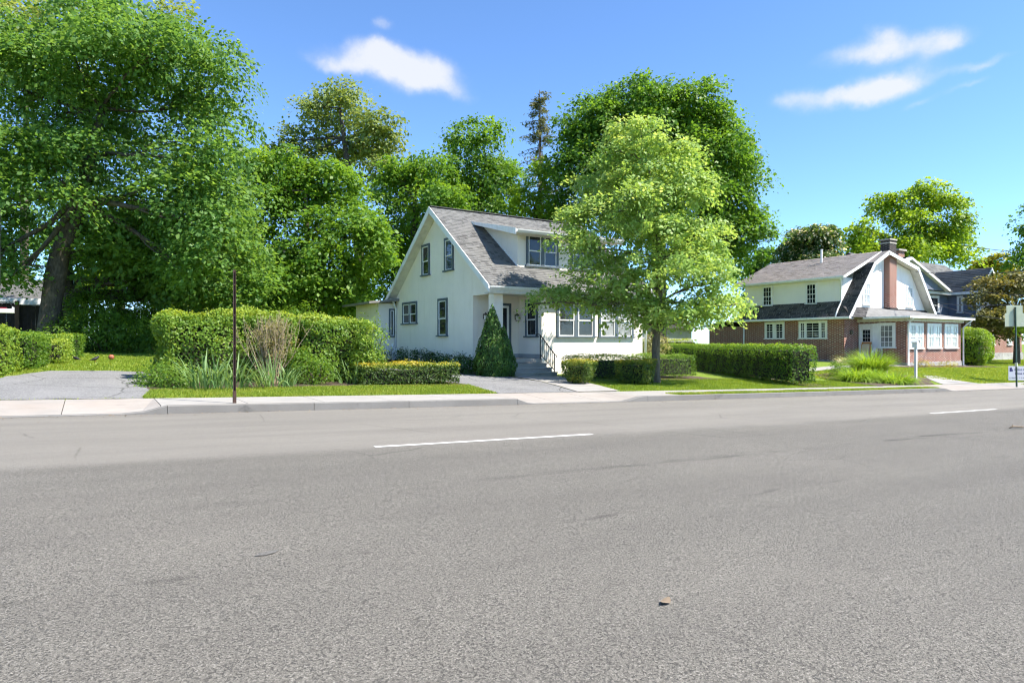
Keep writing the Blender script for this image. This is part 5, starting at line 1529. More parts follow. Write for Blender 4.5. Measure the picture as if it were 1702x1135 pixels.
# ------------------------------------------------------------------ trees
TREES = [
    {'name': 'maple_tree', 'label': 'large dark green maple with thick leaning trunk at left', 'base': (-1.82, 33.17, 0.72), 'trunk': [(-1.82, 33.17, 0.42, 0.54), (-1.82, 33.17, 0.87, 0.45), (-1.73, 33.12, 1.68, 0.39), (-1.61, 33.04, 2.81, 0.37), (-1.46, 32.94, 3.93, 0.39), (-1.31, 32.85, 4.81, 0.35), (-0.93, 32.61, 5.68, 0.34), (-0.58, 32.38, 7.05, 0.28), (-0.26, 32.18, 8.8, 0.2), (0.16, 31.91, 10.8, 0.13)], 'lobes': [(-0.9, 32.99, 13.33, 3.04, 2.15), (1.87, 29.43, 12.65, 2.63, 1.91), (3.82, 31.22, 11.43, 2.23, 2.23), (0.74, 33.83, 11.5, 3.48, 2.68), (-2.15, 33.23, 10.51, 2.73, 2.73), (-5.02, 36.02, 12.59, 3.07, 3.33), (3.86, 28.82, 8.5, 1.51, 1.46), (-1.25, 31.31, 7.49, 3.09, 2.02), (1.89, 29.84, 7.36, 2.66, 2.18), (-4.59, 35.82, 7.22, 2.82, 2.31), (3.44, 28.99, 5.92, 1.7, 1.7), (1.06, 33.1, 5.01, 2.37, 1.32), (2.8, 29.16, 4.44, 1.45, 0.97), (-3.43, 32.42, 4.48, 1.3, 0.99), (-2.76, 32.35, 3.64, 0.86, 0.43)], 'n_leaves': 92000, 'leaf': 0.165, 'mat': 'l_dark', 'seed': 101, 'clump': 0.55, 'tone': 0.5, 'shell': (2.4, 1.0), 'group': 'maples at the left', 'twigs': 4, 'start': 0.7},
    {'name': 'maple_tree', 'label': 'second maple with forked trunk behind the leaning maple', 'base': (-0.97, 36.19, 0.69), 'trunk': [(-0.97, 36.19, 0.39, 0.51), (-0.97, 36.19, 0.84, 0.43), (-0.99, 36.2, 1.89, 0.36), (-1.13, 36.29, 3.28, 0.37), (-1.23, 36.35, 4.06, 0.38), (-1.36, 36.44, 4.95, 0.26), (-1.51, 36.53, 6.33, 0.2)], 'lobes': [(1.42, 33.61, 3.89, 1.75, 1.02), (3.37, 33.77, 4.0, 1.82, 1.18), (0.97, 34.04, 5.52, 1.62, 1.14), (5.29, 32.74, 5.29, 1.55, 1.69), (5.37, 32.4, 7.49, 1.4, 1.4), (2.49, 33.56, 6.0, 2.19, 1.65), (4.43, 33.02, 3.3, 1.4, 0.7), (5.7, 32.05, 3.56, 0.97, 0.7)], 'n_leaves': 30000, 'leaf': 0.175, 'mat': 'l_dark', 'seed': 102, 'clump': 0.55, 'tone': 0.58, 'group': 'maples at the left', 'twigs': 4, 'start': 0.5},
    {'name': 'olive_tree', 'label': 'olive-yellow flowering tree top at the upper left corner', 'base': (-5.15, 67.31, 0.82), 'trunk': [(-5.15, 67.31, 0.52, 0.47), (-5.15, 67.31, 0.97, 0.39), (-5.15, 67.31, 1.56, 0.35), (-5.15, 67.31, 14.55, 0.28), (-4.94, 67.18, 22.04, 0.18)], 'lobes': [(-6.28, 71.0, 28.25, 3.92, 3.4), (-2.41, 65.34, 28.19, 2.99, 1.74), (-9.55, 71.38, 25.0, 3.57, 4.08), (3.76, 62.8, 29.29, 3.05, 1.02), (-4.2, 65.05, 22.96, 3.41, 2.92)], 'n_leaves': 10000, 'leaf': 0.28, 'mat': 'l_olive', 'seed': 103, 'clump': 0.85, 'tone': 0.6},
    {'name': 'maple_tree', 'label': 'bright green maple in the middle, behind the tall hedge', 'base': (10.18, 37.38, 0.36), 'trunk': [(10.18, 37.38, 0.06, 0.35), (10.18, 37.38, 0.51, 0.29), (10.18, 37.38, 2.77, 0.24), (10.09, 37.44, 5.17, 0.2), (10.04, 37.48, 7.56, 0.15), (9.98, 37.51, 9.62, 0.1)], 'lobes': [(9.49, 39.34, 10.44, 2.05, 1.95), (11.24, 38.08, 9.36, 2.29, 2.12), (8.47, 39.33, 8.04, 2.27, 2.27), (11.2, 35.65, 6.4, 2.34, 2.34), (9.58, 37.0, 4.93, 2.69, 2.02), (12.65, 36.36, 4.18, 1.56, 1.91), (7.72, 39.74, 10.64, 1.57, 1.39), (12.6, 34.74, 6.73, 1.33, 1.84), (7.81, 37.76, 4.39, 2.0, 1.67), (11.54, 37.87, 3.53, 2.12, 1.23)], 'n_leaves': 44000, 'leaf': 0.2, 'mat': 'l_maple', 'seed': 104, 'clump': 0.55, 'tone': 0.6, 'shell': (2.4, 1.0), 'twigs': 4},
    {'name': 'locust_tree', 'label': 'tall sparse olive tree rising above the bright maple', 'base': (16.58, 46.35, 0.19), 'trunk': [(16.58, 46.35, -0.11, 0.61), (16.58, 46.35, 0.34, 0.5), (16.58, 46.35, 0.62, 0.45), (16.39, 46.47, 6.39, 0.4), (16.02, 46.71, 10.38, 0.32), (15.64, 46.95, 13.49, 0.26), (15.34, 47.14, 16.16, 0.18), (15.08, 47.31, 18.38, 0.1)], 'lobes': [(15.42, 48.37, 19.13, 2.09, 1.54), (16.99, 45.6, 17.13, 1.94, 1.58), (14.37, 48.66, 16.62, 1.89, 1.62), (16.68, 47.95, 15.14, 2.29, 1.65), (11.36, 49.26, 15.96, 1.32, 1.32), (18.13, 45.88, 15.62, 1.16, 1.16), (13.24, 48.14, 18.27, 1.24, 1.06), (10.59, 49.18, 13.28, 1.75, 1.48), (17.56, 45.28, 12.96, 1.76, 1.59), (12.79, 49.43, 14.99, 1.62, 1.53)], 'n_leaves': 14000, 'leaf': 0.24, 'mat': 'l_olive', 'seed': 105, 'clump': 0.6, 'tone': 0.5, 'per': 28, 'twigs': 7, 'start': 0.35},
    {'name': 'maple_tree', 'label': 'mid green tree left of the cream house gable', 'base': (17.54, 39.81, 0.17), 'trunk': [(17.54, 39.81, -0.13, 0.54), (17.54, 39.81, 0.32, 0.45), (17.54, 39.81, 1.06, 0.4), (17.64, 39.75, 5.83, 0.35), (17.7, 39.71, 10.21, 0.22)], 'lobes': [(18.46, 39.95, 12.56, 2.1, 2.02), (17.18, 41.31, 10.03, 1.96, 2.45), (18.17, 37.5, 9.1, 2.3, 2.11), (16.41, 41.76, 6.76, 1.71, 2.44), (18.14, 40.7, 6.77, 2.45, 2.24), (16.3, 39.9, 12.44, 0.94, 0.94), (16.79, 41.1, 3.89, 1.62, 2.02)], 'n_leaves': 28000, 'leaf': 0.2, 'mat': 'l_maple', 'seed': 106, 'clump': 0.55, 'tone': 0.55, 'group': 'trees behind the cream house'},
    {'name': 'maple_tree', 'label': 'darker tree behind the ridge of the cream house', 'base': (23.38, 40.83, 0.02), 'trunk': [(23.38, 40.83, -0.28, 0.54), (23.38, 40.83, 0.17, 0.45), (23.38, 40.83, 1.5, 0.4), (23.38, 40.83, 7.58, 0.32), (23.38, 40.83, 12.8, 0.2)], 'lobes': [(23.09, 39.88, 14.69, 2.64, 2.21), (23.01, 41.51, 12.02, 3.29, 2.41), (25.93, 40.78, 13.35, 2.06, 2.24), (21.87, 42.14, 15.06, 1.31, 1.22), (23.34, 40.75, 8.87, 3.91, 2.39), (21.05, 41.49, 7.49, 2.57, 2.14)], 'n_leaves': 28000, 'leaf': 0.21, 'mat': 'l_maple', 'seed': 107, 'clump': 0.55, 'tone': 0.48, 'group': 'trees behind the cream house'},
    {'name': 'maple_tree', 'label': 'pale green tree behind the cream house, right of the darker one', 'base': (24.98, 36.26, -0.01), 'trunk': [(24.98, 36.26, -0.31, 0.41), (24.98, 36.26, 0.14, 0.34), (24.98, 36.26, 1.47, 0.3), (24.98, 36.26, 6.76, 0.24), (24.98, 36.26, 10.42, 0.14)], 'lobes': [(24.07, 35.78, 10.23, 1.68, 1.79), (26.26, 36.29, 9.13, 1.65, 1.86), (24.48, 37.73, 8.34, 1.87, 1.66), (25.41, 35.81, 12.42, 0.89, 1.05), (25.84, 35.03, 6.68, 1.81, 1.81)], 'n_leaves': 11000, 'leaf': 0.2, 'mat': 'l_bright', 'seed': 108, 'clump': 0.5, 'tone': 0.35, 'group': 'trees behind the cream house'},
    {'name': 'maple_tree', 'label': 'huge round deep green maple behind the young maple', 'base': (30.56, 30.33, -0.02), 'trunk': [(30.56, 30.33, -0.32, 0.68), (30.56, 30.33, 0.13, 0.56), (30.56, 30.33, 1.45, 0.5), (30.56, 30.33, 6.5, 0.45), (30.56, 30.33, 10.38, 0.35), (30.46, 30.39, 13.49, 0.22)], 'lobes': [(28.79, 30.4, 15.89, 2.81, 1.9), (31.6, 29.5, 15.97, 2.56, 1.86), (27.05, 32.74, 15.02, 2.26, 2.03), (32.51, 27.6, 13.31, 2.19, 2.26), (27.78, 32.11, 12.52, 3.3, 2.53), (33.72, 30.67, 12.45, 3.26, 3.05), (34.54, 28.0, 10.42, 1.95, 2.42), (35.09, 27.5, 7.87, 1.71, 1.87), (34.16, 29.25, 7.83, 2.59, 2.19), (25.91, 33.17, 11.91, 1.4, 2.13), (29.35, 29.65, 9.74, 3.77, 2.83), (35.94, 27.56, 9.64, 1.18, 1.65), (25.69, 32.58, 9.08, 1.53, 1.91), (35.42, 28.09, 12.92, 1.34, 1.58), (33.67, 29.58, 15.2, 1.99, 1.75), (34.13, 28.24, 11.59, 2.34, 2.34), (28.8, 31.52, 14.29, 2.72, 1.95)], 'n_leaves': 98000, 'leaf': 0.2, 'mat': 'l_maple', 'seed': 109, 'clump': 0.6, 'tone': 0.45, 'twigs': 3, 'shell': (2.2, 1.0), 'boughs': 10},
    {'name': 'maple_tree', 'label': 'young pale yellow-green maple on the front lawn', 'base': (16.57, 16.59, -0.35), 'trunk': [(16.57, 16.59, -0.65, 0.2), (16.57, 16.59, -0.2, 0.17), (16.57, 16.59, 0.17, 0.15), (16.57, 16.59, 0.85, 0.14), (16.61, 16.57, 1.59, 0.14), (16.66, 16.54, 2.54, 0.12), (16.68, 16.52, 4.03, 0.09), (16.57, 16.59, 5.72, 0.07), (16.31, 16.76, 7.42, 0.04)], 'lobes': [(16.4, 17.38, 8.4, 0.96, 0.78), (16.32, 16.49, 7.14, 1.43, 1.01), (15.66, 17.77, 6.9, 1.13, 0.87), (17.2, 15.78, 6.38, 0.96, 0.92), (14.68, 17.77, 5.5, 1.02, 0.76), (15.7, 16.43, 5.29, 1.86, 1.2), (17.79, 15.9, 4.88, 1.1, 0.98), (13.89, 17.61, 4.26, 0.95, 0.62), (15.03, 17.37, 3.37, 1.51, 0.88), (16.37, 16.11, 3.34, 1.97, 1.2), (17.81, 15.12, 3.12, 0.87, 0.83), (13.95, 18.73, 2.61, 0.91, 0.43), (19.13, 15.43, 2.4, 0.69, 0.43), (17.15, 15.46, 2.05, 1.28, 0.49), (16.05, 17.25, 2.13, 1.5, 0.64), (12.92, 18.94, 2.44, 0.34, 0.19), (14.73, 17.66, 2.43, 0.84, 0.51), (15.55, 17.33, 7.86, 0.55, 0.47), (18.39, 15.61, 4.15, 0.64, 0.64)], 'n_leaves': 46000, 'leaf': 0.115, 'mat': 'l_young', 'seed': 110, 'bark': 'bark_grey', 'clump': 0.27, 'flat': 0.3, 'tone': 0.5, 'per': 34, 'twigs': 5, 'limb_r': 0.26, 'start': 0.3},
    {'name': 'dark_tree', 'label': 'small dark tree between the huge maple and the chestnut', 'base': (56.78, 42.08, -0.18), 'trunk': [(56.78, 42.08, -0.48, 0.41), (56.78, 42.08, -0.03, 0.34), (56.78, 42.08, 1.67, 0.3), (56.78, 42.08, 8.39, 0.2)], 'lobes': [(57.25, 42.65, 9.39, 1.6, 1.36), (57.34, 41.09, 8.33, 1.33, 1.33), (56.26, 43.49, 8.18, 1.49, 1.49), (56.25, 42.4, 6.55, 1.83, 1.34)], 'n_leaves': 4500, 'leaf': 0.3, 'mat': 'l_maple', 'seed': 111, 'clump': 0.6, 'tone': 0.3},
    {'name': 'chestnut_tree', 'label': 'round chestnut tree with cream flower candles behind the brick house', 'base': (57.21, 37.07, -0.19), 'trunk': [(57.21, 37.07, -0.49, 0.54), (57.21, 37.07, -0.04, 0.45), (57.21, 37.07, 1.63, 0.4), (57.21, 37.07, 6.79, 0.3), (57.21, 37.07, 10.24, 0.15)], 'lobes': [(57.15, 37.03, 11.09, 2.29, 2.18), (56.43, 38.0, 10.0, 1.62, 1.85), (58.65, 36.44, 9.99, 1.5, 1.61), (57.89, 37.51, 8.61, 2.67, 1.39)], 'n_leaves': 15000, 'leaf': 0.26, 'mat': 'l_chestnut', 'seed': 112, 'clump': 0.5, 'tone': 0.38, 'per': 30, 'sd': (0.05, 0.22)},
    {'name': 'maple_tree', 'label': 'bright yellow-green tree behind the brick house chimney', 'base': (82.74, 39.77, -0.41), 'trunk': [(82.74, 39.77, -0.71, 0.68), (82.74, 39.77, -0.26, 0.56), (82.74, 39.77, 1.78, 0.5), (82.74, 39.77, 9.72, 0.45), (82.62, 39.85, 12.61, 0.3), (83.53, 39.27, 15.49, 0.2)], 'lobes': [(76.24, 42.11, 14.15, 2.26, 2.55), (81.8, 41.87, 17.05, 2.49, 2.35), (85.34, 39.23, 18.0, 3.07, 2.48), (85.25, 36.44, 13.66, 2.12, 2.83), (82.86, 39.96, 14.45, 3.18, 2.6), (77.3, 41.99, 11.74, 2.85, 2.14), (86.74, 39.05, 13.57, 2.94, 2.94), (88.53, 37.18, 12.01, 1.9, 1.9), (80.36, 40.1, 11.39, 3.56, 1.85), (76.39, 44.01, 12.27, 1.16, 1.45)], 'n_leaves': 27000, 'leaf': 0.33, 'mat': 'l_bright', 'seed': 113, 'clump': 0.8, 'tone': 0.5, 'twigs': 6, 'per': 34},
    {'name': 'yellow_tree', 'label': 'yellowish tree beyond the slate blue house', 'base': (106.78, 41.06, -0.44), 'trunk': [(106.78, 41.06, -0.74, 0.54), (106.78, 41.06, -0.29, 0.45), (106.78, 41.06, 1.91, 0.4), (106.78, 41.06, 10.42, 0.2)], 'lobes': [(105.78, 40.82, 12.2, 2.03, 1.35), (106.89, 39.51, 11.13, 2.18, 1.51), (105.8, 42.15, 10.89, 1.71, 1.37)], 'n_leaves': 3500, 'leaf': 0.42, 'mat': 'l_yellow', 'seed': 114, 'clump': 0.8, 'tone': 0.35},
    {'name': 'maple_tree', 'label': 'green tree cut off by the right edge of the picture', 'base': (68.28, 22.9, -0.63), 'trunk': [(68.28, 22.9, -0.93, 0.54), (68.28, 22.9, -0.48, 0.45), (68.28, 22.9, 1.58, 0.4), (68.06, 23.04, 8.83, 0.2)], 'lobes': [(68.4, 23.5, 9.96, 1.05, 1.88), (66.77, 23.24, 7.99, 1.23, 1.13), (67.46, 22.42, 11.78, 1.53, 2.04), (66.99, 22.06, 7.12, 2.53, 2.02)], 'n_leaves': 6000, 'leaf': 0.24, 'mat': 'l_maple', 'seed': 115, 'clump': 0.6, 'tone': 0.55},
    {'name': 'japanese_maple', 'label': 'bronze-leaved spreading tree before the brick ground floor', 'base': (59.59, 21.32, -0.6), 'trunk': [(59.59, 21.32, -0.9, 0.3), (59.59, 21.32, -0.45, 0.25), (59.59, 21.32, 0.83, 0.2), (59.59, 21.32, 2.22, 0.16), (59.52, 21.37, 3.37, 0.1)], 'lobes': [(59.45, 22.25, 5.38, 1.59, 1.22), (58.06, 22.52, 4.08, 1.39, 1.11), (60.28, 21.56, 4.57, 1.87, 1.59), (57.39, 21.21, 2.95, 1.8, 0.99), (57.88, 22.66, 2.45, 1.02, 0.65), (61.31, 20.95, 3.4, 1.87, 1.87), (59.94, 21.05, 5.68, 1.39, 1.2), (59.55, 21.3, 1.98, 1.57, 0.46)], 'n_leaves': 16000, 'leaf': 0.19, 'mat': 'l_bronze', 'seed': 116, 'clump': 0.42, 'tone': 0.48, 'per': 34, 'flat': 0.28},
    {'name': 'sapling', 'label': 'leafy green sapling at the right edge below the sign backs', 'base': (39.9, 13.71, -0.95), 'trunk': [(39.9, 13.71, -1.25, 0.07), (39.9, 13.71, -0.8, 0.06), (39.9, 13.71, 0.14, 0.05), (39.85, 13.74, 1.36, 0.04)], 'lobes': [(39.57, 13.8, 1.82, 0.27, 0.37), (39.73, 13.58, 1.67, 0.42, 0.42)], 'n_leaves': 900, 'leaf': 0.13, 'mat': 'l_bright', 'seed': 117, 'clump': 0.2, 'tone': 0.55, 'per': 20, 'cat': 'sapling'},
    {'name': 'background_tree', 'label': 'dark tree of the wood behind the plank fence, far left', 'base': (-6.66, 75.39, 0.87), 'trunk': [(-6.66, 75.39, 0.57, 0.41), (-6.66, 75.39, 1.02, 0.34), (-6.66, 75.39, 1.61, 0.3), (-6.66, 75.39, 10.5, 0.2)], 'lobes': [(-6.81, 77.03, 11.84, 4.54, 5.1), (-11.38, 75.75, 13.89, 4.81, 5.88), (-3.26, 70.63, 7.48, 3.74, 3.21), (-8.43, 75.62, 6.54, 3.84, 2.19)], 'n_leaves': 9000, 'leaf': 0.3, 'mat': 'l_dark', 'seed': 118, 'clump': 0.75, 'tone': 0.4, 'group': 'trees of the wood behind the fence'},
    {'name': 'background_tree', 'label': 'dark tree of the wood behind the two trunks', 'base': (1.35, 53.68, 0.62), 'trunk': [(1.35, 53.68, 0.32, 0.41), (1.35, 53.68, 0.77, 0.34), (1.35, 53.68, 1.49, 0.3), (1.35, 53.68, 8.29, 0.2)], 'lobes': [(1.04, 56.29, 11.72, 3.55, 3.55), (2.35, 51.24, 6.82, 3.29, 3.29), (-0.45, 56.03, 4.97, 2.61, 2.17)], 'n_leaves': 7500, 'leaf': 0.24, 'mat': 'l_dark', 'seed': 119, 'clump': 0.6, 'tone': 0.4, 'group': 'trees of the wood behind the fence'},
    {'name': 'background_tree', 'label': 'green tree of the wood behind the middle maple', 'base': (7.78, 51.96, 0.43), 'trunk': [(7.78, 51.96, 0.13, 0.41), (7.78, 51.96, 0.58, 0.34), (7.78, 51.96, 1.5, 0.3), (7.78, 51.96, 7.28, 0.2)], 'lobes': [(7.41, 52.27, 7.29, 3.11, 3.56), (9.42, 49.54, 5.39, 2.6, 2.6), (5.34, 55.52, 4.28, 2.76, 1.84), (7.84, 52.41, 10.47, 2.24, 2.24)], 'n_leaves': 7500, 'leaf': 0.24, 'mat': 'l_maple', 'seed': 120, 'clump': 0.6, 'tone': 0.45, 'group': 'trees of the wood behind the fence'},
    {'name': 'background_tree', 'label': 'green tree of the wood just left of the side entry', 'base': (16.68, 48.66, 0.19), 'trunk': [(16.68, 48.66, -0.11, 0.41), (16.68, 48.66, 0.34, 0.34), (16.68, 48.66, 1.52, 0.3), (16.68, 48.66, 6.61, 0.2)], 'lobes': [(15.02, 47.82, 5.54, 2.69, 3.13), (17.95, 48.17, 4.78, 2.33, 2.79), (18.54, 47.16, 7.5, 1.84, 2.76), (14.4, 52.02, 3.45, 2.86, 1.91)], 'n_leaves': 7500, 'leaf': 0.24, 'mat': 'l_maple', 'seed': 121, 'clump': 0.6, 'tone': 0.45, 'group': 'trees of the wood behind the fence'},
    {'name': 'understorey_tree', 'label': 'pale yellow-green understorey tree behind the plank fence', 'base': (3.04, 47.86, 0.57), 'trunk': [(3.04, 47.86, 0.27, 0.27), (3.04, 47.86, 0.72, 0.22), (3.04, 47.86, 1.06, 0.2), (3.04, 47.86, 3.78, 0.14)], 'lobes': [(2.55, 48.21, 5.34, 1.94, 1.56), (4.21, 47.4, 4.58, 1.76, 1.41), (0.57, 48.8, 4.9, 1.92, 1.53), (3.43, 48.61, 6.81, 1.43, 1.11), (-0.74, 50.95, 4.21, 1.81, 1.34), (5.39, 46.97, 3.81, 1.42, 1.1)], 'n_leaves': 12000, 'leaf': 0.2, 'mat': 'l_bright', 'seed': 122, 'clump': 0.5, 'tone': 0.4},
    {'name': 'understorey_tree', 'label': 'darker understorey tree behind the fence near the middle maple', 'base': (8.85, 46.53, 0.4), 'trunk': [(8.85, 46.53, 0.1, 0.27), (8.85, 46.53, 0.55, 0.22), (8.85, 46.53, 1.06, 0.2), (8.85, 46.53, 3.91, 0.14)], 'lobes': [(7.94, 45.72, 4.63, 1.82, 1.58), (9.63, 44.75, 3.84, 1.83, 1.35), (6.41, 47.84, 3.9, 1.62, 1.38), (11.3, 43.65, 3.44, 1.98, 1.35), (14.01, 44.6, 3.15, 2.09, 1.25)], 'n_leaves': 10000, 'leaf': 0.21, 'mat': 'l_maple', 'seed': 123, 'clump': 0.5, 'tone': 0.5}]
for t in TREES: tree(**t)

# tall thin conifer behind the cream house
def conifer(label, base, h, r, n, seed):
    rr = np.random.default_rng(seed)
    T = thing('spruce_tree', label, 'tree', base)
    mb = MB(); mb.tube([(base[0], base[1], base[2] - 0.3), (base[0] + 0.1, base[1], base[2] + h * 0.5), (base[0], base[1], base[2] + h)], [0.35, 0.2, 0.03], 8)
    P, D, Nn = [], [], []
    for k in range(90):
        f = rr.uniform(0.45, 1.0); z = base[2] + h * f; L = r * (1.12 - f) / 0.6 * rr.uniform(0.4, 1.15); a = rr.uniform(0, 6.283)
        e = np.array([base[0] + math.cos(a) * L, base[1] + math.sin(a) * L, z - 0.25 * L + 0.15]); s = np.array([base[0], base[1], z])
        mb.tube([tuple(s), tuple((s + e) / 2 + np.array([0, 0, 0.05])), tuple(e)], [0.035, 0.02, 0.008], 4, cap=False)
        m = int(n / 90); t = rr.uniform(0.2, 1.05, m)[:, None]
        q = s + (e - s) * t + rr.normal(0, 0.16, (m, 3)) * np.array([1, 1, 0.7]); q[:, 2] -= 0.12
        P.append(q); D.append(np.tile(e - s, (m, 1)) + rr.normal(0, 0.8, (m, 3)) + np.array([0, 0, -0.6])); Nn.append(rr.normal(0, 0.6, (m, 3)) + np.array([0, 0, 1]))
    mb.build('trunk', M['bark'], T, smooth=True)
    P = np.concatenate(P); add_leaves('crown', P, np.concatenate(Nn), np.concatenate(D), 0.30 * rr.uniform(0.6, 1.3, len(P)), M['l_conifer'], T, rr.normal(0.5, 0.2, len(P)), 0.30)


conifer('thin olive spruce rising behind the cream house ridge', (31.52, 45.13, 0.07), 22.36, 3.2, 5200, 61)

# ------------------------------------------------------------------ clipped hedges and shrubs
G_ROW = 'clipped hedges beside the left driveway'
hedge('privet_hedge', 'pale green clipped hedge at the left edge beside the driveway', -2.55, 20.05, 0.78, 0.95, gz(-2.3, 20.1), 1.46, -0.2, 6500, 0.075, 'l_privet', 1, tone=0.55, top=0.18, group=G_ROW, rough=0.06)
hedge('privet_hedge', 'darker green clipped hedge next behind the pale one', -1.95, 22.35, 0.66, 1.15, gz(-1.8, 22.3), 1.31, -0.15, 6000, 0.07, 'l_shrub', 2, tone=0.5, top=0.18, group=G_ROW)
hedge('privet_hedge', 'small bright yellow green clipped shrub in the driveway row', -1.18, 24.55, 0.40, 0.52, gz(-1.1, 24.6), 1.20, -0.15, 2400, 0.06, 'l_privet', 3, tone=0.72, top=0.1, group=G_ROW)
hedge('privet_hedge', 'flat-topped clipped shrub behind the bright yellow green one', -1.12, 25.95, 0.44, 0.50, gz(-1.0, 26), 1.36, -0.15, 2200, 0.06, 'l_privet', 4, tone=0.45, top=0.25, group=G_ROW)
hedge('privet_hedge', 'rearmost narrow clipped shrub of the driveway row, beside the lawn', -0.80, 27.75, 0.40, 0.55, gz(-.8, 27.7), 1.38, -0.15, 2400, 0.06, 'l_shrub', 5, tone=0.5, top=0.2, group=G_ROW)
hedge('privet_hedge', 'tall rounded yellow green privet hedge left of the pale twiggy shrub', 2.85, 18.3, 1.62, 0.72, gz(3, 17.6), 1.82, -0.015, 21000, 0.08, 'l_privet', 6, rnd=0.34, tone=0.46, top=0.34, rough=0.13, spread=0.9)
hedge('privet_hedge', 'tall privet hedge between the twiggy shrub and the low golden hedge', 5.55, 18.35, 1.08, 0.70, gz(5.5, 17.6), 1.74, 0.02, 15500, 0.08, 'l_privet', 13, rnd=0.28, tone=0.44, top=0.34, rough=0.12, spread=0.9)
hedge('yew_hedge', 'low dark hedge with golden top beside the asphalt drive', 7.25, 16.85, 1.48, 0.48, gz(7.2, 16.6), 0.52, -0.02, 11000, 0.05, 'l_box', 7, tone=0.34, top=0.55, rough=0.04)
hedge('clipped_shrub', 'clipped round-cornered shrub left of two, on a bare stem', 13.05, 16.45, 0.62, 0.56, gz(13, 16.3) + 0.06, 0.56, 0.5, 6500, 0.05, 'l_box', 8, rnd=0.2, tone=0.50, top=0.42, stem=7, taper=0.42, group='pair of clipped shrubs', cat='shrub')
hedge('clipped_shrub', 'clipped square shrub right of two, before the young maple', 15.35, 16.3, 0.66, 0.60, gz(15, 16.1) + 0.04, 0.52, 0.5, 6800, 0.05, 'l_box', 9, rnd=0.12, tone=0.54, top=0.38, stem=7, taper=0.22, group='pair of clipped shrubs', cat='shrub')
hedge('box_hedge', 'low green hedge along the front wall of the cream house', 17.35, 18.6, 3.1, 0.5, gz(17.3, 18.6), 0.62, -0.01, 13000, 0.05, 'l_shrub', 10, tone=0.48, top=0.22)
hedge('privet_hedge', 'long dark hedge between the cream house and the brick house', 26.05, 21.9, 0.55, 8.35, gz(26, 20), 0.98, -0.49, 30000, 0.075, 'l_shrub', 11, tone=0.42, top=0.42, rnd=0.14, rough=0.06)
hedge('privet_hedge', 'bright yellow green hedge top showing behind the long dark hedge', 36.5, 35.5, 3.0, 0.6, gz(36, 35), 1.36, 0.0, 4000, 0.09, 'l_privet', 12, tone=0.75, top=0.2)

# cone-shaped arborvitae with a lower second leader
def arborvitae():
    rr = np.random.default_rng(5)
    b = (11.80, 19.72, gz(11.8, 19.72)); T = thing('arborvitae', 'dark green cone-shaped evergreen before the porch', 'shrub', b)
    Ps, Ns, Ds = [], [], []
    core = MB()
    for (dx, dy, h, r, n) in ((-0.06, 0.0, 2.52, 0.68, 9000), (0.34, -0.10, 1.78, 0.48, 4500)):
        f = 1 - np.sqrt(rr.random(n)); f = np.clip(f * 1.0, 0, 0.995); a = rr.uniform(0, 2 * np.pi, n)
        prof = lambda q: np.where(q < 0.18, 0.80 + q * 1.15, np.clip((1 - q) / 0.82, 0, 1) ** 0.86)
        lump = 1 + 0.06 * np.sin(a * 5 + f * 17) + 0.05 * np.sin(a * 9 - f * 31)
        R = r * prof(f) * lump * (1 - np.abs(rr.normal(0, 0.06, n)))
        P = np.stack([b[0] + dx + R * np.cos(a), b[1] + dy + R * np.sin(a), b[2] + 0.03 + f * h], -1)
        o = np.stack([np.cos(a), np.sin(a), np.full(n, 0.35)], -1)
        Ps.append(P); Ns.append(unit(o + 0.45 * rr.normal(size=P.shape))); Ds.append(unit(np.array([0, 0, 1.0]) + 0.5 * o + 0.35 * rr.normal(size=P.shape)))
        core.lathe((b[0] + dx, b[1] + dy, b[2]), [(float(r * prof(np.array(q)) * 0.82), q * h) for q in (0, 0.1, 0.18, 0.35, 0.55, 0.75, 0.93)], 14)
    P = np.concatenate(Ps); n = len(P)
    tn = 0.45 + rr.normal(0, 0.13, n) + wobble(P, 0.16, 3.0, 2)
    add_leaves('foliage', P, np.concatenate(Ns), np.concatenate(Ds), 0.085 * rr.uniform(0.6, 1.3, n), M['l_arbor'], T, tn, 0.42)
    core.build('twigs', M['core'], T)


arborvitae()

# pale twiggy forsythia growing out of the hedge
def forsythia():
    rr = np.random.default_rng(15); b = (3.72, 17.15, gz(3.72, 17.15)); T = thing('forsythia', 'pale twiggy vase-shaped shrub before the tall privet hedge', 'shrub', b)
    mb = MB(); P = []
    for k in range(95):
        a = rr.uniform(0, 6.283); sp = abs(rr.normal(0, 0.36)); h = rr.uniform(1.25, 1.78)
        e = np.array([b[0] + math.cos(a) * sp * 1.5, b[1] + math.sin(a) * sp * 0.9 + 0.05, b[2] + h]); s = np.array([b[0] + rr.normal(0, .07), b[1] + rr.normal(0, .07), b[2] - 0.03])
        pts = limb_path(s, e, rr, n=5); mb.tube(pts, [0.012, 0.011, 0.009, 0.007, 0.005, 0.003], 4, cap=False)
        for q in range(3):
            i = int(rr.integers(2, 5)); e2 = np.array(pts[i]) + rr.normal(0, 0.12, 3) + np.array([0, 0, 0.25]); mb.tube([pts[i], tuple(e2)], [0.005, 0.002], 3, cap=False)
            P.append(np.array(pts[i]) + (e2 - np.array(pts[i])) * rr.random((9, 1)) + rr.normal(0, 0.03, (9, 3)))
        t = rr.uniform(0.35, 1, (16, 1)); P.append(s + (e - s) * t + rr.normal(0, 0.04, (16, 3)))
    mb.build('branches', mat_plain('pale_twig', (0.30, 0.24, 0.155), 0.9, 0.3, scale=12), T)
    P = np.concatenate(P); n = len(P)
    add_leaves('foliage', P, rr.normal(size=(n, 3)) + np.array([0, 0, .6]), rr.normal(size=(n, 3)), 0.05 * rr.uniform(0.6, 1.4, n), M['l_forsythia'], T, rr.normal(0.5, 0.2, n), 0.5)


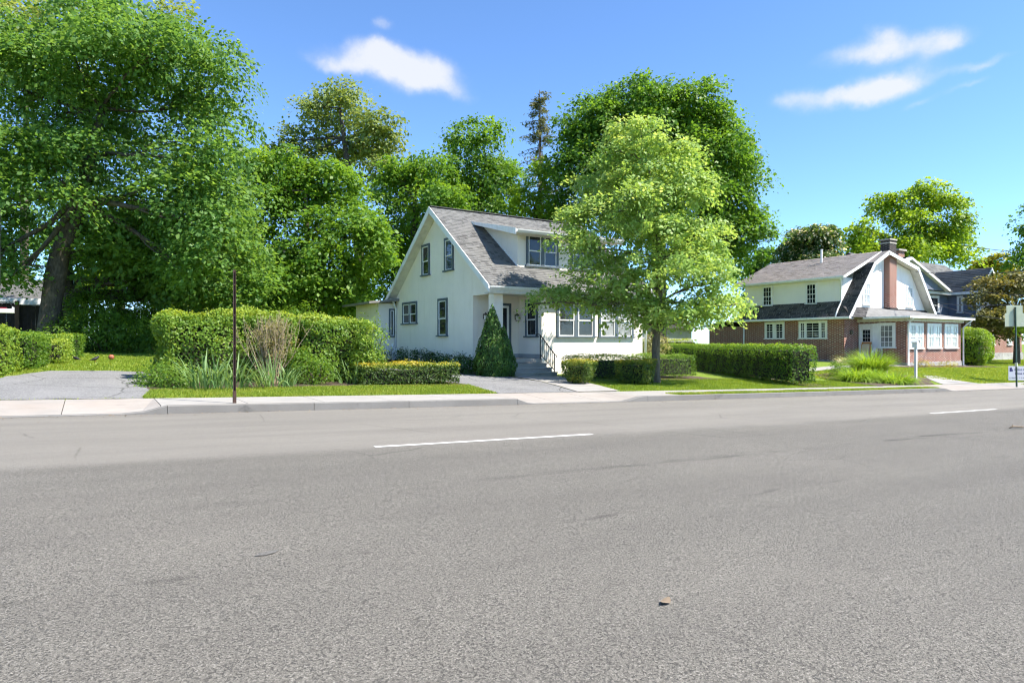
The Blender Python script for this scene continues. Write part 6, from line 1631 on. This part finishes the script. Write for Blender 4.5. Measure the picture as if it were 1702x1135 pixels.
forsythia()

for i, (x, y, r, n, ln, lb) in enumerate(((2.25, 16.1, 0.75, 150, 0.92, 'large iris clump left of the brown post'), (3.55, 16.3, 0.48, 80, 0.78, 'iris clump with drooping blades right of the brown post'),
                                          (4.05, 16.45, 0.28, 26, 0.6, 'small drooping iris clump at the foot of the twiggy shrub'), (5.75, 16.95, 0.36, 50, 0.75, 'thin pale iris clump beside the low golden hedge'))):
    blade_clump('iris', lb, (x, y, gz(x, y)), r, n, ln, 0.045, 'l_iris', 30 + i, bend=(0.3, 1.9), lean=0.55, group='irises along the hedge')
bush('groundcover_shrub', 'low leafy groundcover at the left end of the hedge bed', [(1.25, 16.5, 0.25, 0.36, 0.24), (1.45, 16.1, 0.18, 0.28, 0.16), (1.1, 17.1, 0.3, 0.34, 0.28)], 2200, 0.06, 'l_shrub', 41, tone=0.5)
bush('groundcover_shrub', 'leafy self-sown shrub between the irises and the hedge', [(4.75, 16.95, 0.36, 0.42, 0.34), (4.4, 17.1, 0.5, 0.35, 0.4)], 2400, 0.06, 'l_shrub', 42, tone=0.55)
bush('leggy_shrub', 'tall loose pale shrub at the right end of the privet hedge', [(6.35, 17.3, 0.95, 0.42, 0.75), (6.2, 17.1, 0.45, 0.4, 0.4)], 3600, 0.065, 'l_privet', 43, tone=0.5)
ivy = bush('ivy', 'dark green ivy along the foot of the gable wall', [(12.0, 23.2, 0.32, 0.55, 0.30), (12.05, 24.6, 0.35, 0.6, 0.28), (12.0, 26.2, 0.42, 0.6, 0.30), (12.05, 27.8, 0.48, 0.6, 0.28), (11.9, 29.0, 0.5, 0.6, 0.26), (11.6, 22.0, 0.22, 0.7, 0.35), (11.3, 21.0, 0.15, 0.6, 0.38)], 6500, 0.07, 'l_ivy', 44, cat='ivy', tone=0.45)
bush('rear_shrub', 'dark rounded shrub at the back of the lawn', [(0.35, 32.0, 1.35, 1.35, 1.2), (-0.8, 32.2, 1.2, 1.1, 1.0)], 6500, 0.11, 'l_shrub', 45, tone=0.5, per=34, clump=0.26, group='shrubs along the back of the lawn')
bush('rear_shrub', 'lighter leafy shrub sloping down at the back of the lawn', [(2.2, 31.8, 1.0, 0.95, 0.8), (1.5, 32.2, 1.35, 1.0, 1.05)], 4500, 0.11, 'l_shrub', 46, tone=0.55, per=34, clump=0.24, group='shrubs along the back of the lawn')
bush('rear_shrub', 'low bright green perennials at the back of the lawn', [(3.6, 31.6, 0.7, 0.9, 0.45), (4.8, 31.3, 0.75, 0.9, 0.5), (5.8, 31.0, 0.7, 0.8, 0.5)], 4200, 0.11, 'l_bright', 47, tone=0.4, per=34, clump=0.22, group='shrubs along the back of the lawn')
bush('rear_shrub', 'leafy understorey shrub beside the two leaning trunks', [(0.4, 34.2, 1.9, 1.1, 1.3), (-0.3, 34.8, 2.6, 1.1, 1.2), (1.6, 34.4, 2.4, 1.2, 1.3)], 6500, 0.12, 'l_shrub', 48, tone=0.5, per=34, clump=0.26, group='shrubs along the back of the lawn')
bush('rear_shrub', 'vine-covered shrub against the dark wooden fence', [(4.2, 34.5, 2.0, 1.3, 1.3), (6.2, 34.0, 1.7, 1.3, 1.2), (8.4, 33.6, 1.8, 1.4, 1.3)], 7000, 0.12, 'l_shrub', 49, tone=0.5, per=34, clump=0.26, group='shrubs along the back of the lawn')
bush('flowering_shrub', 'pale blossoming shrub between the cream house and the hedge', [(22.6, 22.6, 0.75, 0.55, 0.95)], 2600, 0.075, 'l_flower', 50, tone=0.5)

# garden before the brick house
blade_clump('ornamental_grass', 'tall bright green grass mound before the brick house', (32.42, 17.7, -0.47), 0.55, 1100, 1.45, 0.034, 'l_mound', 60, bend=(0.4, 1.7), lean=0.7, single=False)
for i, (b, r, h, lb) in enumerate([((28.18, 15.97, -0.633), 0.6, 0.62, 'left green mound in the roadside bed'), ((29.27, 14.98, -0.697), 0.75, 0.5, 'right low green mound in the roadside bed'), ((30.34, 16.42, -0.612), 0.5, 0.5, 'middle green mound in the roadside bed, before the stake')]):
    blade_clump('daylily', lb, b, r, 700, h * 1.5, 0.036, 'l_mound', 62 + i, bend=(0.9, 2.3), lean=0.75, single=False, group='green mounds in the roadside bed')
bush('clipped_shrub', 'small round shrub at the left of the roadside bed', [(29.63, 17.62, -0.23, 0.42, 0.34)], 1500, 0.06, 'l_shrub', 66, tone=0.5)
hedge('round_bush', 'large rounded green bush right of the brick porch', 51.3, 21.0, 1.45, 1.15, gz(51, 21), 2.05, 0.2, 12000, 0.11, 'l_bright', 67, rnd=0.9, tone=0.42, top=0.3, rough=0.08, cat='bush')
bush('flowering_perennial', 'clump of yellow flowering perennials left of the white post', [(42.0, 19.75, -0.25, 0.55, 0.26)], 700, 0.06, 'l_yellow', 68, tone=0.7, group='yellow perennials')
bush('flowering_perennial', 'clump of yellow flowering perennials right of the white post', [(44.2, 19.4, -0.35, 0.5, 0.24)], 600, 0.06, 'l_yellow', 69, tone=0.7, group='yellow perennials')
bush('flowering_perennial', 'white flowering plant at the foundation of the brick house', [(39.7, 23.6, -0.05, 0.45, 0.2)], 500, 0.06, 'l_flower', 70, tone=0.8)

# ------------------------------------------------------------------ turf
grass('grass', [(0.70, 14.03), (8.5, 14.03), (8.95, 16.4), (6.0, 16.3), (2.6, 15.9), (1.02, 16.3)], 2600, 0.055, 1, tone=0.55, holes=[[(0.95, 15.65), (2.6, 15.85), (5.6, 16.3), (5.7, 17), (1, 17)]])
grass('grass', [(-2.6, 21.0), (8.2, 20.4), (8.4, 31.5), (-3.5, 31.5)], 330, 0.06, 2, wid=0.022, tone=0.5, holes=[[(-1.2, 20), (1.35, 20), (1.3, 20.75), (0.3, 21.3), (-1.1, 21.15)]])
grass('grass', [(-3.6, 14.03), (-2.65, 14.03), (-2.25, 17.0), (-1.8, 19.2), (-1.15, 21.1), (-3.4, 21.5)], 800, 0.055, 3, tone=0.6, bare=0.3)
grass('grass', [(12.65, 14.05), (26.3, 14.05), (27.0, 16.4), (22.0, 18.0), (14.5, 18.2), (13.4, 16.2)], 900, 0.05, 4, tone=0.42, bare=0.25)
grass('grass', [(13.3, 12.48), (28.0, 12.48), (28.0, 12.96), (13.3, 12.96)], 2200, 0.05, 5, tone=0.55, zf=zwalk, bare=0.5)
grass('grass', [(27.2, 16.5), (34.0, 16.4), (36.0, 14.05), (60, 14.05), (60, 20.0), (51, 19.0), (39.0, 19.2), (31, 19.5), (30, 22), (29.0, 20.5)], 260, 0.06, 6, wid=0.026, tone=0.55)
grass('grass', [(50, 20), (78, 18), (80, 28), (52, 26)], 120, 0.07, 7, wid=0.04, tone=0.5)
grass('grass', [(36.7, 12.48), (50, 12.48), (50, 12.96), (36.7, 12.96)], 900, 0.055, 8, tone=0.5, zf=zwalk, wid=0.02)
grass('grass', [(-2.6, 14.025), (0.9, 14.025), (0.9, 14.12), (-2.6, 14.12)], 900, 0.035, 9, tone=0.65, bare=0.85)


# ------------------------------------------------------------------ street furniture and small things
def post_pole():
    x, y = 2.08, 12.57; z = kerb_top(x) - 0.02
    P = thing('sign_post', 'bare rusty brown sign post standing at the kerb', 'post', (x, y, z))
    mb = MB()
    for dx in (-0.019, 0.019): mb.box(x + dx - 0.004, x + dx + 0.004, y - 0.018, y + 0.012, z - 0.3, z + 2.42)
    mb.box(x - 0.023, x + 0.023, y + 0.0125, y + 0.018, z - 0.3, z + 2.42)
    mb.build('post', M['rust'], P)
    s = MB(); s.box(x - 0.029, x + 0.029, y - 0.024, y + 0.024, z - 0.1, z + 0.24); s.build('anchor_sleeve', M['rust'], P, bevel=0.003)
    for k in range(4):
        MB().lathe((x, y - 0.012, z + 0.5 + k * 0.55), [(0.012, -0.012), (0.014, 0.0), (0.010, 0.012)], 6).build('bolt', M['rust'], P)


post_pole()


def green_sign():
    x, y = 35.64, 12.75; z = float(zwalk(x, y))
    P = thing('road_sign', 'dark green sign post with two blank sign backs at the right edge', 'sign', (x, y, z))
    lean = Vector((-0.145, 0.0, 3.62)); b = Vector((x, y, z - 0.2)); t = b + lean * (3.86 / 3.62)
    mb = MB(); mb.bar(b, t, 0.075, 0.05, up=(0, -1, 0)); mb.build('post', M['green_post'], P)
    mb = MB(); c = b + lean * 0.33; mb.bar(c - lean * 0.02, c + lean * 0.03, 0.10, 0.09, up=(0, -1, 0)); mb.build('splice_clamp', M['galv'], P)
    r = Vector((math.cos(YAW) , -math.sin(YAW), 0)).normalized(); n = Vector((-r.y, r.x, 0)); up = lean.normalized()
    def plate(cz, w, h, off):
        c = b + lean * cz + n * off
        q = MB(); q.prism([c - r * w / 2 - up * h / 2, c + r * w / 2 - up * h / 2, c + r * w / 2 + up * h / 2, c - r * w / 2 + up * h / 2], n * 0.006)
        return q.build('sign_plate', M['galv'], P)
    plate(0.905, 0.92, 0.62, 0.034); plate(1.02, 0.74, 0.50, 0.05)
    st = MB(); c = b + lean * 0.86 - n * 0.0 + r * 0.33
    st.prism([c + n * 0.030 - r * 0.05 - up * 0.012, c + n * 0.030 + r * 0.05 - up * 0.012, c + n * 0.030 + r * 0.05 + up * 0.012, c + n * 0.030 - r * 0.05 + up * 0.012], n * 0.003); st.build('sticker', M['white'], P)


green_sign()


def yard_sign():
    x, y = 39.89, 14.4; z = gz(x, y) + 0.01
    P = thing('yard_sign', 'small white yard sign with navy print behind the green sign post', 'sign', (x, y, z))
    r = Vector((math.cos(YAW), -math.sin(YAW), 0)); n = Vector((r.y, -r.x, 0)); n = n if n.y < 0 else -n
    o = Vector((x, y, z)); w, h = 1.05, 0.74; b = 0.05
    F = Frame(o, r, n)
    q = MB(); F.box(q, -0.28, w - 0.28, b, b + h, -0.006, 0.006); q.build('board', M['sign_white'], P)
    q = MB(); F.box(q, -0.22, -0.10, b + 0.46, b + 0.66, 0.007, 0.010); F.box(q, -0.085, -0.05, b + 0.46, b + 0.58, 0.007, 0.010); q.build('emblem', M['sign_ink'], P)
    rr = np.random.default_rng(3)
    for zz, s0, hh in ((0.56, 0.02, 0.10), (0.36, 0.06, 0.10), (0.14, -0.22, 0.06)):     # print too small to read in the photograph
        q = MB(); s = s0
        while s < w - 0.36:
            wd = rr.uniform(0.03, 0.07); F.box(q, s, s + wd * 0.35, b + zz - hh / 2, b + zz + hh / 2, 0.007, 0.009)
            F.box(q, s + wd * 0.4, s + wd * 0.85, b + zz - hh / 2, b + zz - hh / 2 + hh * rr.uniform(0.2, 0.6), 0.007, 0.009); s += wd + (0.06 if rr.random() < 0.2 else 0.012)
        q.build('print', M['sign_ink'], P)
    for s in (0.0, 0.5):
        q = MB(); q.tube([F.p(s, -0.15, -0.012), F.p(s, b + 0.3, -0.012)], 0.006, 6); q.build('wire_leg', M['iron'], P)


yard_sign()


def white_post():
    x, y = 33.04, 15.88; z = gz(x, y)
    P = thing('yard_post', 'white yard post with a small house-shaped box on top', 'post', (x, y, z))
    MB().box(x - 0.05, x + 0.05, y - 0.05, y + 0.05, z - 0.3, z + 1.50).build('post', M['white'], P, bevel=0.008)
    MB().box(x - 0.11, x + 0.11, y - 0.11, y + 0.11, z + 1.501, z + 1.76).build('box', M['white'], P)
    q = MB(); q.prism([(x - 0.16, y - 0.15, z + 1.75), (x, y - 0.15, z + 1.93), (x + 0.16, y - 0.15, z + 1.75), (x + 0.16, y - 0.15, z + 1.775), (x, y - 0.15, z + 1.96), (x - 0.16, y - 0.15, z + 1.775)], (0, 0.30, 0)); q.build('roof', M['white'], P)
    MB().prism([(x - 0.109, y - 0.109, z + 1.761), (x + 0.109, y - 0.109, z + 1.761), (x, y - 0.109, z + 1.90)], (0, 0.21, 0)).build('gable', M['white'], P)
    MB().lathe((x, y - 0.112, z + 1.66), [(0.022, -0.02), (0.026, 0), (0.022, 0.02)], 10).build('entry_hole', M['iron'], P)


white_post()


def barrier():
    b = (41.62, 22.98, -0.12); x, y, z = b
    P = thing('wooden_barrier', 'honey-coloured wooden barrier frame before the white side door', 'barrier', b)
    ax = Vector((0.25, 0.97, 0)).normalized(); F = Frame(b, (ax.x, ax.y, 0), (-ax.y, ax.x, 0))
    def piece(name, s0, z0, s1, z1, w, mat): MB().bar(F.p(s0, z0, 0), F.p(s1, z1, 0), 0.05, w, up=(0, 0, 1)).build(name, mat, P)
    piece('top_rail', -0.36, 1.18, 0.36, 1.18, 0.13, M['orange_wood'])
    piece('brace', 0.34, 1.08, -0.26, 0.50, 0.10, M['orange_wood'])
    for s in (-0.33, 0.33): MB().bar(F.p(s, -0.005, 0.055), F.p(s, 1.12, 0.055), 0.06, 0.05).build('leg', M['orange_wood'], P)
    MB().bar(F.p(-0.29, 0.78, 0.09), F.p(0.29, 0.78, 0.09), 0.012, 0.62).build('panel', mat_plain('pale_plywood', (0.62, 0.53, 0.41), 0.7), P)


barrier()

b = (33.13, 17.31, -0.5)
S = thing('wooden_stake', 'short weathered wooden stake with a leaning board in the bed', 'stake', b)
MB().box(b[0] - 0.05, b[0] + 0.05, b[1] - 0.05, b[1] + 0.05, b[2] - 0.2, b[2] + 0.82).build('stake', M['pale_wood'], S)
MB().bar((b[0] - 0.12, b[1] + 0.04, b[2] + 0.62), (b[0] - 0.55, b[1] + 0.35, b[2] - 0.02), 0.10, 0.03).build('board', M['pale_wood'], S)

# orange ball and two blackbirds on the lawn
bx, by, bz = (0.4, 26.49, 0.46)
B_ = thing('ball', 'orange ball lying on the back lawn', 'ball', (bx, by, bz))
rb = 0.09
MB().lathe((bx, by, bz + rb + 0.02), [(rb * math.sin(math.pi * k / 14) + 1e-4, -rb * math.cos(math.pi * k / 14)) for k in range(15)], 22).build('skin', M['rubber'], B_, smooth=True)
seam = MB()
for ax in range(3):
    seam.tube([tuple(Vector((bx, by, bz + rb + 0.02)) + Vector([(0, math.cos(a), math.sin(a)), (math.cos(a), 0, math.sin(a)), (math.cos(a), math.sin(a), 0)][ax]) * rb) for a in np.linspace(0, 2 * math.pi, 25)], 0.003, 4, cap=False)
seam.build('seam', M['iron'], B_)


def bird(p, ang, label):
    T = thing('blackbird', label, 'bird', p, 'blackbirds on the lawn'); c, s = math.cos(ang), math.sin(ang)
    def w(x, z, yy=0): return (p[0] + c * x - s * yy, p[1] + s * x + c * yy, p[2] + z)
    mb = MB(); mb.tube([w(-0.17, 0.085), w(-0.11, 0.095), w(-0.06, 0.115), w(0.0, 0.13), (w(0.05, 0.155)), w(0.075, 0.185), w(0.10, 0.20), w(0.125, 0.195)], [0.010, 0.016, 0.040, 0.054, 0.046, 0.030, 0.030, 0.010], 10)
    mb.build('body', M['black'], T, smooth=True)
    MB().tube([w(0.122, 0.196), w(0.155, 0.188)], [0.007, 0.001], 6).build('beak', M['orange_wood'], T)
    for k in (-0.02, 0.02): MB().tube([w(0.0, 0.09, k), w(0.005, -0.005, k)], 0.004, 5).build('leg', M['orange_wood'], T)


bird((-0.07, 25.02, 0.42), 0.4, 'black bird on the lawn nearer the orange ball')
bird((-0.59, 25.21, 0.44), 2.6, 'black bird on the lawn beside the clipped hedge row')

# dark plank fence along the back with brown posts
FE = thing('wooden_fence', 'dark plank fence with brown posts along the back of the lawn', 'fence', (0, 36.0, gz(0, 36)))
rr = random.Random(4)
xs = [-9.5, -6.6, -3.0, -0.2, 2.6, 5.4, 8.2]
for a in xs:
    g = gz(a, 36); MB().box(a - 0.08, a + 0.08, 35.86, 36.02, g - 0.3, g + 2.16).build('post', M['post_wood'], FE)
for a, b in zip(xs[:-1], xs[1:]):
    g = gz((a + b) / 2, 36)
    for zz in (0.35, 1.75): MB().box(a + 0.081, b - 0.081, 35.99, 36.03, g + zz, g + zz + 0.09).build('rail', M['fence_wood'], FE)
    MB().box(a + 0.081, b - 0.081, 35.90, 36.08, g + 2.02, g + 2.06).build('cap_rail', M['pale_wood'], FE)
    k = a + 0.16
    while k < b - 0.1:
        MB().box(k - 0.068, k + 0.068, 36.031, 36.052, g + 0.04, g + 2.015 - rr.uniform(0, 0.015)).build('plank', M['fence_wood'], FE); k += 0.142

# tray feeder hanging at the left edge
fx, fy, fz_ = -2.408, 25.248, 1.985
FD = thing('bird_feeder', 'white tray bird feeder with dark red roof hanging at the left edge', 'bird feeder', (fx, fy, fz_))
q = MB(); q.box(fx - 0.42, fx + 0.22, fy - 0.2, fy + 0.2, fz_, fz_ + 0.03); q.box(fx - 0.42, fx + 0.22, fy - 0.2, fy - 0.17, fz_ + 0.03, fz_ + 0.12); q.box(fx + 0.19, fx + 0.22, fy - 0.169, fy + 0.2, fz_ + 0.031, fz_ + 0.18); q.build('tray', M['white'], FD)
q = MB(); q.box(fx - 0.40, fx + 0.05, fy - 0.16, fy + 0.16, fz_ + 0.04, fz_ + 0.16); q.build('seed_box', M['red'], FD)
q = MB(); q.tube([(fx + 0.2, fy, fz_ + 0.18), (fx - 0.1, fy, fz_ + 0.75)], 0.008, 5); q.tube([(fx - 0.4, fy, fz_ + 0.12), (fx - 0.1, fy, fz_ + 0.75)], 0.008, 5); q.tube([(fx - 0.1, fy, fz_ + 0.75), (fx - 0.1, fy, fz_ + 3.2)], 0.006, 5); q.build('hanger', M['iron'], FD)
q = MB(); q.box(fx - 0.46, fx - 0.16, fy - 0.18, fy + 0.18, fz_ + 0.16, fz_ + 0.60); q.build('roof', M['red'], FD)

# overhead lines
for i, (a, b, r, lb) in enumerate([((53.84, 22.613, 8.253), (56.219, 16.355, 7.491), 0.022, 'highest overhead wire at the right, against the sky'), ((46.676, 22.435, 5.863), (38.331, 11.151, 4.779), 0.02, 'second overhead wire from the top at the right'), ((57.254, 22.81, 5.038), (45.997, 13.381, 4.124), 0.02, 'third overhead wire, crossing the bronze-leaved tree'), ((49.623, 22.929, 3.954), (38.331, 11.151, 3.225), 0.018, 'fourth overhead wire, crossing the slate blue wall'), ((49.071, 22.095, 3.683), (35.776, 10.408, 1.941), 0.018, 'lowest overhead wire, sloping down to the right')]):
    pts = [tuple(Vector(a).lerp(Vector(b), t) - Vector((0, 0, 0.35 * math.sin(math.pi * t)))) for t in np.linspace(0, 1, 13)]
    o = MB().tube(pts, r, 5).build('overhead_wire', M['iron'], at=pts[0]); tag(o, lb, 'wire', 'overhead wires')

# litter on the road
def road_leaf(x, y, L, W_, ang, name, label, mat):
    z = float(zroad(x, y)) + 0.006; c, s = math.cos(ang), math.sin(ang); V = []
    out = [(-1, 0), (-0.6, 0.55), (0, 0.8), (0.6, 0.5), (1, 0), (0.6, -0.5), (0, -0.75), (-0.6, -0.5)]
    for a, b in out: V.append((x + (a * L * c - b * W_ * s) / 2, y + (a * L * s + b * W_ * c) / 2, z + 0.012 * abs(a)))
    V.append((x, y, z + 0.002))
    o = MB().add(V, [(i, (i + 1) % 8, 8) for i in range(8)]).build(name, mat, at=(x, y, z)); tag(o, label, 'leaf')


road_leaf(2.21, 2.15, 0.085, 0.06, 0.4, 'dry_leaf', 'single dry brown leaf lying on the near asphalt', M['dead_leaf'])
sx, sy = 13.19, 4.74; sz = float(zroad(sx, sy)) + 0.02
ST = thing('broken_twig', 'broken pale twig lying on the road at the right edge', 'twig', (sx, sy, sz))
MB().tube([(sx - 0.16, sy + 0.03, sz), (sx - 0.05, sy, sz + 0.02), (sx + 0.10, sy - 0.05, sz + 0.005), (sx + 0.3, sy - 0.06, sz)], [0.008, 0.012, 0.010, 0.006], 7).build('stem', M['dead_leaf'], ST, smooth=True)
MB().tube([(sx - 0.05, sy, sz + 0.02), (sx + 0.02, sy + 0.05, sz + 0.03), (sx + 0.08, sy + 0.07, sz + 0.005)], [0.012, 0.01, 0.004], 6).build('side_shoot', M['dead_leaf'], ST, smooth=True)
hx_, hy_ = 0.75, 3.61
q = sheet('pothole_patch', [(hx_ - 0.06, hy_ - 0.02), (hx_ - 0.01, hy_ - 0.035), (hx_ + 0.05, hy_ - 0.01), (hx_ + 0.075, hy_ + 0.025), (hx_ + 0.03, hy_ + 0.03), (hx_ - 0.03, hy_ + 0.012)], mat_plain('dark_pothole', (0.115, 0.11, 0.10), 0.95, 0.4, scale=60, bump=0.6, bscale=120), 0.005, zf=zroad)
tag(q, kind='structure')


# dry litter blown along the gutter
rr = np.random.default_rng(77); n = 900
x = rr.uniform(-3, 34, n); y = 12.28 - np.abs(rr.normal(0, 0.16, n)) * rr.choice([0.4, 1, 2.5], n)
P = np.stack([x, y, zroad(x, y) + 0.008], -1)
me = leaf_mesh('leaf_litter', P, rr.normal(0, 0.35, (n, 3)) + np.array([0, 0, 1]), rr.normal(size=(n, 3)), 0.03 * rr.uniform(0.4, 1.3, n), 0.6, 0.2, rr.random(n))
me.materials.append(M['dead_leaf']); tag(link(bpy.data.objects.new('leaf_litter', me)), kind='stuff')
